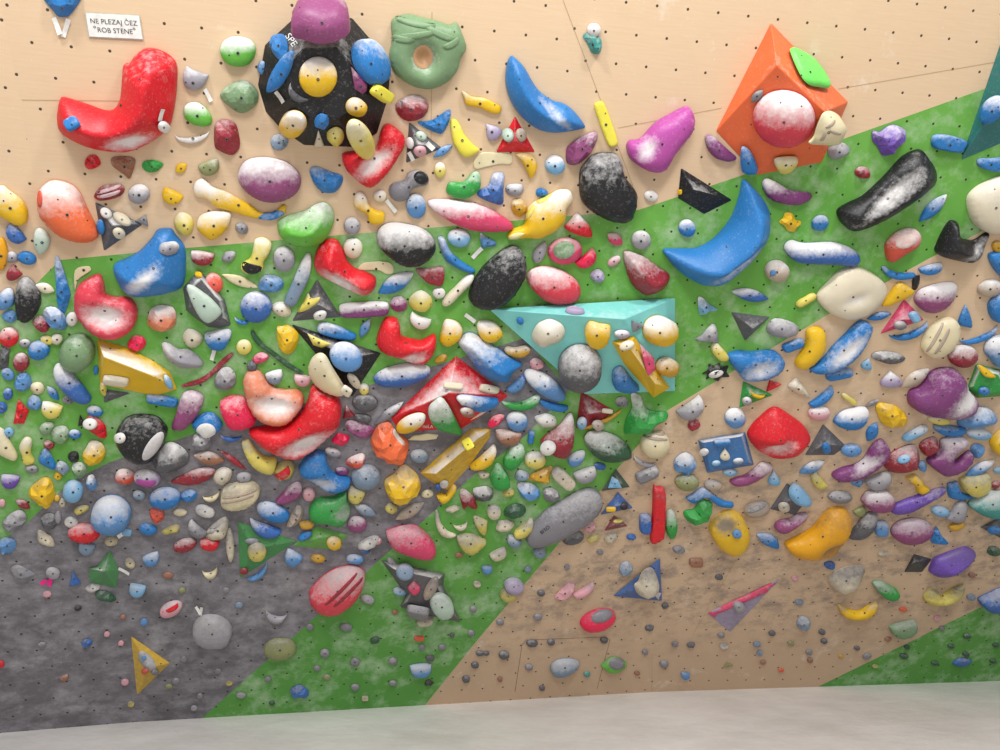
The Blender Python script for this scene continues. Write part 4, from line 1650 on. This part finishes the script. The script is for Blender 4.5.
def add_entry(line, idx):
    parts = [t.strip() for t in line.split('|')]
    tk = parts[0].split()
    hm = 1.0
    for t in tk:
        if re.match(r'^h[\d.]', t):
            hm = float(t[1:])
    if tk[0] == 'T':
        x, y, ln, wd, ang = (float(v) for v in tk[1:6])
        pl = base_plane(tk, x, y, 4, 4)
        poly = rot([(-ln / 2, -wd / 2), (ln / 2, -wd / 2), (ln / 2, wd / 2), (-ln / 2, wd / 2)], x, y, ang)
        lift = 0.006
        mw = frame(pl, pl.hit(x, y, lift))
        inv = mw.inverted()
        c = [inv @ pl.hit(*p, lift) for p in poly]
        # a slightly curled strip
        v, f = [], []
        for i in range(5):
            t = i / 4
            for a, b in ((c[0], c[1]), (c[3], c[2])):
                q = a.lerp(b, t)
                v.append((q.x, q.y, 0.012 * (t - .2) ** 2))
        for i in range(4):
            f.append((2 * i, 2 * i + 2, 2 * i + 3, 2 * i + 1))
        me = bpy.data.meshes.new('tape_strip')
        me.from_pydata(v, [], f)
        ob = finish('tape_strip', me, mw, M_PINKTAPE if 'pink' in tk else M_TAPE)
        record(ob, 'tape', x, y, ln, wd, 'k' if 'pink' in tk else 'W', 'T', 0, None, None)
        return
    if tk[0] == '+':
        x, y, w, h, ang = (float(v) for v in tk[1:6])
        code, s = tk[6], tk[7]
        chalk = float(tk[8]) if len(tk) > 8 and re.match(r'^[\d.]+$', tk[8]) else 0
        par, bvh, pmw, cen = LAST['o'], LAST['bvh'], LAST['mw'], (x, y)
        poly = rot(outline(s, w, h, random.Random(idx)), x, y, ang)
        make_patch('inset' if s in 'osr' else 'groove_line', poly, code, par, bvh, pmw, hm, chalk)
        return
    if tk[0] == 'P':
        code, s, chalk, hm = tk[1], tk[2], float(tk[3]), float(tk[4])
        sn = parts[1]
        raw = [tuple(float(v) for v in p.split(',')) for p in parts[2].split()]
        poly = raw if s == 'q' else smooth_closed(raw, 4)
        scoops = [tuple(float(v) for v in t[2:].split(',')) for t in tk if t.startswith('S:')]
        style = {'d': 'd', 'q': 'k', 't': 'd'}.get(s, s)
        xs, ys = [p[0] for p in poly], [p[1] for p in poly]
        w, h = max(xs) - min(xs), max(ys) - min(ys)
        cx, cy = sum(xs) / len(xs), sum(ys) / len(ys)
        hf = {'d': .30 if w * h > 900 else .34}.get(s, HF.get(s, .34))
        kindname = {'d': 'sloper_hold' if w * h > 1500 else 'rounded_hold', 'h': 'ridged_hold'}.get(s, NAMES.get(s, 'climbing_hold'))
        if sn and 'jug' in re.split(r' (?:beside|under|above|below|behind|at|cut|in|left|right|over|around) ', sn)[0]:
            kindname = 'jug_hold'
    else:
        x, y, w, h, ang = (float(v) for v in tk[:5])
        code, s = tk[5], tk[6]
        chalk = float(tk[7]) if len(tk) > 7 and re.match(r'^[\d.]+$', tk[7]) else .3
        sn = parts[1] if len(parts) > 1 else None
        pts = outline(s, w, h, random.Random(idx * 13 + 5))
        poly = rot(pts, x, y, ang)
        if s == 'k' and w * h > 80:
            poly = smooth_closed(poly, 2)
        scoops = []
        style = {'q': 'k', 't': 'd'}.get(s, s)
        cx, cy = x, y
        hf = HF[s]
        kindname = 'foothold' if max(w, h) <= 12 and y > 540 else NAMES[s]
    pl = base_plane(tk, cx, cy, w, h, poly)
    ob, bvh, mw = make_dome(kindname, poly, code, style, chalk, hf * hm, pl, scoops=scoops, seed=idx, lift=0.003 if '@' in tk else 0.002)
    LAST.update(o=ob, bvh=bvh, mw=mw)
    big = w * h > 350
    if tk[0] == 'P' or '@' not in tk:
        BUILT.append(bvh)
    xs, ys = [p[0] for p in poly], [p[1] for p in poly]
    mx, my = (min(xs) + max(xs)) / 2, (min(ys) + max(ys)) / 2
    if min(w, h) >= 8:
        rnd = random.Random(idx)
        spots = [(cx, cy + .06 * h)] if inside(poly, cx, cy + .06 * h) else []
        want = 3 if w * h > 1500 else 2 if w * h > 260 else 1
        for _ in range(60):
            if len(spots) >= want:
                break
            q = (mx + rnd.uniform(-.36, .36) * w, my + rnd.uniform(-.36, .36) * h)
            if tk[0] != 'P' and ang:
                q = rot([(rnd.uniform(-.36, .36) * w, rnd.uniform(-.3, .3) * h)], cx, cy, ang)[0]
            if inside(poly, *q) and all(math.dist(q, t) > .22 * max(w, h) for t in spots):
                spots.append(q)
        for i, q in enumerate(spots):
            add_bolt(ob, bvh, mw, q[0], q[1], (0.011 if big else 0.008) if i == 0 else 0.006, 'bolt' if i == 0 else 'screw')
    if tk[0] != 'P' and ang and abs(math.sin(math.radians(ang))) > .7:
        w, h = h, w
    record(ob, 'tiny' if kindname == 'foothold' else 'hold', cx, cy, w, h, code, s if tk[0] != 'P' else 'P' + s, chalk, sn, '@' in tk)


def make_patch(name, poly, code, par, bvh, mw, hm, chalk):
    """A thin inlay that follows the surface of its hold."""
    inv = mw.inverted()
    cx, cy = sum(p[0] for p in poly) / len(poly), sum(p[1] for p in poly) / len(poly)
    rings = [(1.0, 0.0), (.97, 0.0025), (.6, 0.0045), (.25, 0.005)]
    V, Fc = [], []
    n = len(poly)
    def pt(px, py, up):
        d = ray(px, py)
        loc, nor, _i, _d = bvh.ray_cast(CAM, d)
        if loc is None:
            return None
        if nor.dot(d) > 0:
            nor = -nor
        return inv @ (loc + nor * up)
    grid = []
    for k, up in rings:
        row = []
        for p in poly:
            q = pt(cx + (p[0] - cx) * k, cy + (p[1] - cy) * k, up + .001)
            if q is None:
                for s in (.9, .75, .5, .2, .05):
                    q = pt(cx + (p[0] - cx) * k * s, cy + (p[1] - cy) * k * s, up + .001)
                    if q is not None:
                        break
            if q is None:
                return
            row.append(len(V))
            V.append(q)
        grid.append(row)
    for a, b in zip(grid, grid[1:]):
        for i in range(n):
            j = (i + 1) % n
            Fc.append((a[j], a[i], b[i], b[j]))
    Fc.append(tuple(grid[-1][::-1]))
    me = bpy.data.meshes.new(name)
    me.from_pydata(V, [], Fc)
    me.polygons.foreach_set('use_smooth', [True] * len(Fc))
    dust_attr(me, chalk * .8, 0 if cy < 400 else .3)
    me.materials.append(hold_mat(code))
    o = bpy.data.objects.new(name, me)
    link(o, par)
    o['label'] = words_of(code) + (' inset' if name == 'inset' else ' line')


def letters(txt, name, cx, cy, ex, ey, size, pl, mat, parent, mw, lift):
    """Flat lettering on plane PL; EX, EY: pixel vectors of the reading and the up direction."""
    cu = bpy.data.curves.new(name, 'FONT')
    cu.body = txt
    cu.align_x, cu.align_y = 'CENTER', 'CENTER'
    cu.size = 1.0
    t = bpy.data.objects.new('lettering_source', cu)
    COL.objects.link(t)
    dg = bpy.context.evaluated_depsgraph_get()
    me = bpy.data.meshes.new_from_object(t.evaluated_get(dg))
    bpy.data.objects.remove(t)
    inv = mw.inverted()
    for v in me.vertices:
        px = cx + ex[0] * v.co.x * size + ey[0] * v.co.y * size
        py = cy + ex[1] * v.co.x * size + ey[1] * v.co.y * size
        v.co = inv @ pl.hit(px, py, lift)
    me.materials.clear()
    me.materials.append(mat)
    me.name = name
    o = bpy.data.objects.new(name, me)
    link(o, parent)
    return o


vols = []
for ln in VDATA.strip().split('\n'):
    if ln[0] == '+':
        add_entry(ln, 7)
    elif '@' not in ln:
        vols.append(add_volume(ln))
n_ = 0
for ln in DATA.strip().split('\n'):
    n_ += 1
    add_entry(ln, n_)
for ln in VDATA.strip().split('\n'):
    if '@' in ln:
        vols.append(add_volume(ln))
for ln in ONDATA.strip().split('\n'):
    n_ += 1
    add_entry(ln, n_)


# long thin snake-like holds (tubes along a run of pixels)
def tube(name, run, rpx, code, sn):
    P = smooth_open(run)
    pl = wall_at(*run[len(run) // 2])
    mw = frame(pl, pl.hit(*run[len(run) // 2], 0.002))
    inv = mw.inverted()
    C = [inv @ pl.hit(*p, 0.004) for p in P]
    s = (pl.hit(run[0][0] + 1, run[0][1]) - pl.hit(*run[0])).length
    V, Fc = [], []
    K = 8
    for i, c in enumerate(C):
        t = i / (len(C) - 1)
        d = (C[min(i + 1, len(C) - 1)] - C[max(i - 1, 0)]).normalized()
        sd = Vector((-d.y, d.x, 0))
        r = rpx * s * (0.25 + 0.75 * math.sin(math.pi * min(max(t, .04), .96)) ** .5) * (1 + .2 * math.sin(9 * t))
        for k in range(K):
            a = math.pi * k / (K - 1)
            V.append(c + sd * r * math.cos(a) + Vector((0, 0, 1)) * r * 1.2 * math.sin(a))
    for i in range(len(C) - 1):
        for k in range(K - 1):
            Fc.append((i * K + k, i * K + k + 1, (i + 1) * K + k + 1, (i + 1) * K + k))
    me = bpy.data.meshes.new(name)
    me.from_pydata([tuple(v) for v in V], [], Fc)
    me.polygons.foreach_set('use_smooth', [True] * len(Fc))
    dust_attr(me, .15, .15)
    ob = finish(name, me, mw, hold_mat(code))
    bvh = BVHTree.FromPolygons([mw @ Vector(v) for v in V], Fc)
    for q in (P[len(P) // 6], P[-len(P) // 6]):
        add_bolt(ob, bvh, mw, q[0], q[1], 0.007)
    xs, ys = [p[0] for p in run], [p[1] for p in run]
    record(ob, 'hold', sum(xs) / len(xs), sum(ys) / len(ys), max(xs) - min(xs), max(ys) - min(ys), code, 'Psnake', .1, sn, False)


def smooth_open(pts, sub=6):
    out = []
    for i in range(len(pts) - 1):
        p0, p1, p2, p3 = (np.array(pts[min(max(i + k, 0), len(pts) - 1)], float) for k in (-1, 0, 1, 2))
        for s in range(sub):
            t = s / sub
            out.append(tuple(0.5 * ((2 * p1) + (-p0 + p2) * t + (2 * p0 - 5 * p1 + 4 * p2 - p3) * t * t + (-p0 + 3 * p1 - 3 * p2 + p3) * t ** 3)))
    return out + [tuple(float(v) for v in pts[-1])]


tube('snake_hold', [(252, 330), (255, 337), (263, 346), (274, 354), (288, 365), (303, 373)], 3.0, 'F', 'thin dark snake-shaped hold')
tube('snake_hold', [(182, 386), (200, 381), (211, 374), (222, 363), (233, 353)], 3.0, 'D', 'thin dark red snake-shaped hold')

# sign
pl = wall_at(114, 26)
corner = [(84.8, 12.0), (139.6, 15.0), (143.4, 40.0), (88.6, 37.2)]
mw = frame(pl, pl.hit(114, 26, 0.002))
inv = mw.inverted()


def sheet(name, k, lo, hi, mat, parent):
    c = (sum(p[0] for p in corner) / 4, sum(p[1] for p in corner) / 4)
    P = [(c[0] + (p[0] - c[0]) * k[0], c[1] + (p[1] - c[1]) * k[1]) for p in corner]
    V = [tuple(inv @ pl.hit(*p, h)) for h in (lo, hi) for p in P]
    me = bpy.data.meshes.new(name)
    me.from_pydata(V, [], [(7, 6, 5, 4), (0, 1, 5, 4), (1, 2, 6, 5), (2, 3, 7, 6), (3, 0, 4, 7)])
    return finish(name, me, mw, mat) if parent is None else _child(name, me, mat, parent)


def _child(name, me, mat, parent):
    me.materials.append(mat)
    o = bpy.data.objects.new(name, me)
    return link(o, parent)


sign = sheet('notice_sign', (1, 1), 0.002, 0.006, M_EDGE, None)
paper = sheet('paper', (.97, .93), 0.006, 0.008, M_PAPER, sign)
ex, ey = (1, 0.055), (-0.15, -1)
letters('NE PLEZAJ \u010cEZ', 'text_line', 113.6, 22.3, ex, ey, 7.0, pl, M_INK, paper, mw, 0.0095)
letters('ROB STENE', 'text_line', 115.0, 30.9, ex, ey, 7.0, pl, M_INK, paper, mw, 0.0095)
for q in ((94.8, 26.5), (134.3, 28.4)):
    letters('*', 'asterisk', q[0], q[1] + 2, ex, ey, 7.5, pl, M_INK, paper, mw, 0.0095)
sign['label'] = 'white paper sign in thin black capitals above the huge red jug'
sign['category'] = 'sign'

# white lettering painted on two volumes and dark marks on the grey finger sloper
def find(sn):
    return next(r for r in REG if r['sn'] == sn)


def mark(sn, txt, cx, cy, ang, size, mat):
    r = find(sn)
    bt = surface_plane([(cx, cy), (cx + 2, cy), (cx - 2, cy + 1)])
    if bt is None:
        return
    c, s = math.cos(math.radians(ang)), math.sin(math.radians(ang))
    pl2 = bt
    o = r['o']
    letters(txt, 'lettering', cx, cy, (c, -s), (-s, -c), size, pl2, mat, o, o.matrix_world.copy(), 0.004)


bpy.context.view_layer.update()
mark('black decagon volume studded with holds', 'SPE', 291, 40, -55, 9.5, M_WHITEINK)
mark('wide red pyramid volume', 'neLA', 428, 426.5, -3, 5.0, M_WHITEINK)
mark('long grey finger-shaped sloper', 'BITO', 545, 530, 38, 5.0, M_DARK)

# ------------------------------------------------------------------ ease holds apart where their bodies run into one another
def body(r):
    o = r['o']
    mwx = o.matrix_basis
    vs = [mwx @ v.co for v in o.data.vertices]
    A_ = np.array([tuple(v) for v in vs])
    return A_.min(0), A_.max(0), BVHTree.FromPolygons(vs, [tuple(p.vertices) for p in o.data.polygons])


bodies = [body(r) for r in REG]
moved = {}
for rnd_ in range(5):
    LO, HI = np.array([t[0] for t in bodies]), np.array([t[1] for t in bodies])
    todo = set()
    for i in range(len(REG)):
        d = np.minimum(HI[i], HI[i + 1:]) - np.maximum(LO[i], LO[i + 1:])
        for j in np.where((d > 0).all(1) & (d.prod(1) > 8e-5))[0] + i + 1:
            if bodies[i][2].overlap(bodies[j][2]):
                p, q = REG[i], REG[j]
                small = i if p['w'] * p['h'] < q['w'] * q['h'] else j
                if p['kind'] == 'volume' and q['kind'] != 'volume':
                    small = j
                if q['kind'] == 'volume' and p['kind'] != 'volume':
                    small = i
                todo.add((small, j if small == i else i))
    for s_, o_ in todo:
        r = REG[s_]
        ob = r['o']
        if (REG[o_]['kind'] == 'volume' or r['w'] * r['h'] * 4 < REG[o_]['w'] * REG[o_]['h']) and r['on']:
            ob.matrix_basis = ob.matrix_basis @ Matrix.Translation((0, 0, 0.008))
        else:
            ob.matrix_basis = ob.matrix_basis @ Matrix.Diagonal((.965, .965, 1, 1))
        bodies[s_] = body(r)
bpy.context.view_layer.update()

# ------------------------------------------------------------------ labels
def size_word(r):
    a = r['w'] * r['h']
    return 'tiny' if a < 75 else 'small' if a < 260 else 'medium' if a < 700 else 'large'


def desc(r):
    if r['sn']:
        return r['sn']
    if r['kind'] == 'tape':
        return 'strip of ' + ('neon pink' if r['code'] == 'k' else 'white') + ' tape'
    col = words_of(r['code'])
    if r['kind'] == 'tiny':
        return 'tiny ' + col + ' foothold'
    ch = ' chalked' if r['chalk'] >= .7 and r['code'] not in 'Wwg' else ''
    return size_word(r) + ch + ' ' + col + ' ' + NOUN.get(r['style'], 'hold')


def direction(a, b):           # where a is, seen from b
    dx, dy = a['x'] - b['x'], a['y'] - b['y']
    g = math.degrees(math.atan2(-dy, dx)) % 360
    return ['right of', 'above and right of', 'above', 'above and left of', 'left of', 'below and left of', 'below', 'below and right of'][int((g + 22.5) // 45) % 8]


ORD = ['', 'second ', 'third ', 'fourth ', 'fifth ', 'sixth ', 'seventh ', 'eighth ', 'ninth ']
LAND = [r for r in REG if r['sn'] and len(r['sn'].split()) <= 7]
sns = [r['sn'] for r in REG if r['sn']]
assert len(sns) == len(set(sns)), [s for s in sns if sns.count(s) > 1]
used = set()
byd = {}
for r in REG:
    r['d'] = desc(r)
    byd.setdefault(r['d'], []).append(r)
for r in sorted(REG, key=lambda r: (r['sn'] is None, -r['w'] * r['h'])):
    best = None
    if r['sn'] and len(r['sn'].split()) >= 6 and re.search(r' (beside|under|above|below|behind|at|cut|left|right|over|near|inside|low|on|around) ', r['sn']):
        best = (-99, r['sn'], r['sn'])
    cands = sorted((l for l in LAND if l is not r), key=lambda l: math.dist((l['x'], l['y']), (r['x'], r['y'])) - .25 * (l['w'] + l['h']))[:10]
    for li, l in enumerate(cands):
        dr = direction(r, l)
        rank = sum(1 for q in byd[r['d']] if q is not r and q is not l and direction(q, l) == dr
                   and math.dist((q['x'], q['y']), (l['x'], l['y'])) < math.dist((r['x'], r['y']), (l['x'], l['y'])))
        on = ''
        if r['on'] and l['kind'] == 'volume' and abs(r['x'] - l['x']) < l['w'] * .62 and abs(r['y'] - l['y']) < l['h'] * .62:
            dr2 = 'on the ' + {'right of': 'right part of', 'left of': 'left part of', 'above': 'upper part of', 'below': 'lower part of', 'above and right of': 'upper right of',
                               'above and left of': 'upper left of', 'below and left of': 'lower left of', 'below and right of': 'lower right of'}[dr]
            on = dr2
        if rank >= len(ORD):
            continue
        if best and best[0] == -99:
            break
        if r['sn']:
            txt = f"{r['d']}, {(on or dr)} the {l['sn']}"
        else:
            txt = f"{ORD[rank]}{r['d']} {(on or dr)} the {l['sn']}"
        nw = len(txt.replace(',', '').split())
        key = re.sub(r'\d', '', txt)
        if nw > 16 or key in used:
            continue
        score = li + 3 * rank + (-4 if on else 0)
        if best is None or score < best[0]:
            best = (score, txt, key)
    if best is None and r['sn'] and 4 <= len(r['sn'].split()):
        best = (0, r['sn'] + ' on the climbing wall', r['sn'])
    if best is None:
        best = (0, f"{r['d']} on the climbing wall", 'x')
    used.add(best[2])
    r['o']['label'] = best[1]
    r['o']['category'] = {'tape': 'tape', 'volume': 'climbing volume'}.get(r['kind'], 'climbing hold')
    r['o']['group'] = {'tape': 'tape strips marking routes', 'volume': 'large climbing volumes screwed to the wall', 'tiny': 'tiny footholds on the lower wall'}.get(
        r['kind'], 'coloured climbing holds bolted to the wall')

# ------------------------------------------------------------------ light
def area(name, loc, target, size, power, color=(1, 1, 1)):
    d = bpy.data.lights.new(name, 'AREA')
    d.shape = 'RECTANGLE'
    d.size, d.size_y = size
    d.energy = power
    d.color = color
    o = bpy.data.objects.new(name, d)
    COL.objects.link(o)
    o.location = loc
    o.rotation_euler = (Vector(target) - Vector(loc)).to_track_quat('-Z', 'Y').to_euler()


area('ceiling_lamp', (-2.2, -0.6, 6.6), (-1.0, 4.3, 2.8), (.7, .35), 208, (1, .995, .985))
area('ceiling_lamp', (2.6, -0.4, 6.8), (1.2, 4.3, 2.8), (.7, .35), 208, (1, .995, .985))
area('ceiling_lamp', (0.2, -2.2, 5.6), (0, 5.0, 1.8), (2.5, 1.2), 275, (1, .995, .985))
w = bpy.data.worlds.new('world')
SC.world = w
w.use_nodes = True
bg = w.node_tree.nodes.get('Background') or w.node_tree.nodes.new('ShaderNodeBackground')
bg.inputs[0].default_value = (0.97, 0.98, 1.0, 1)
bg.inputs[1].default_value = 0.55
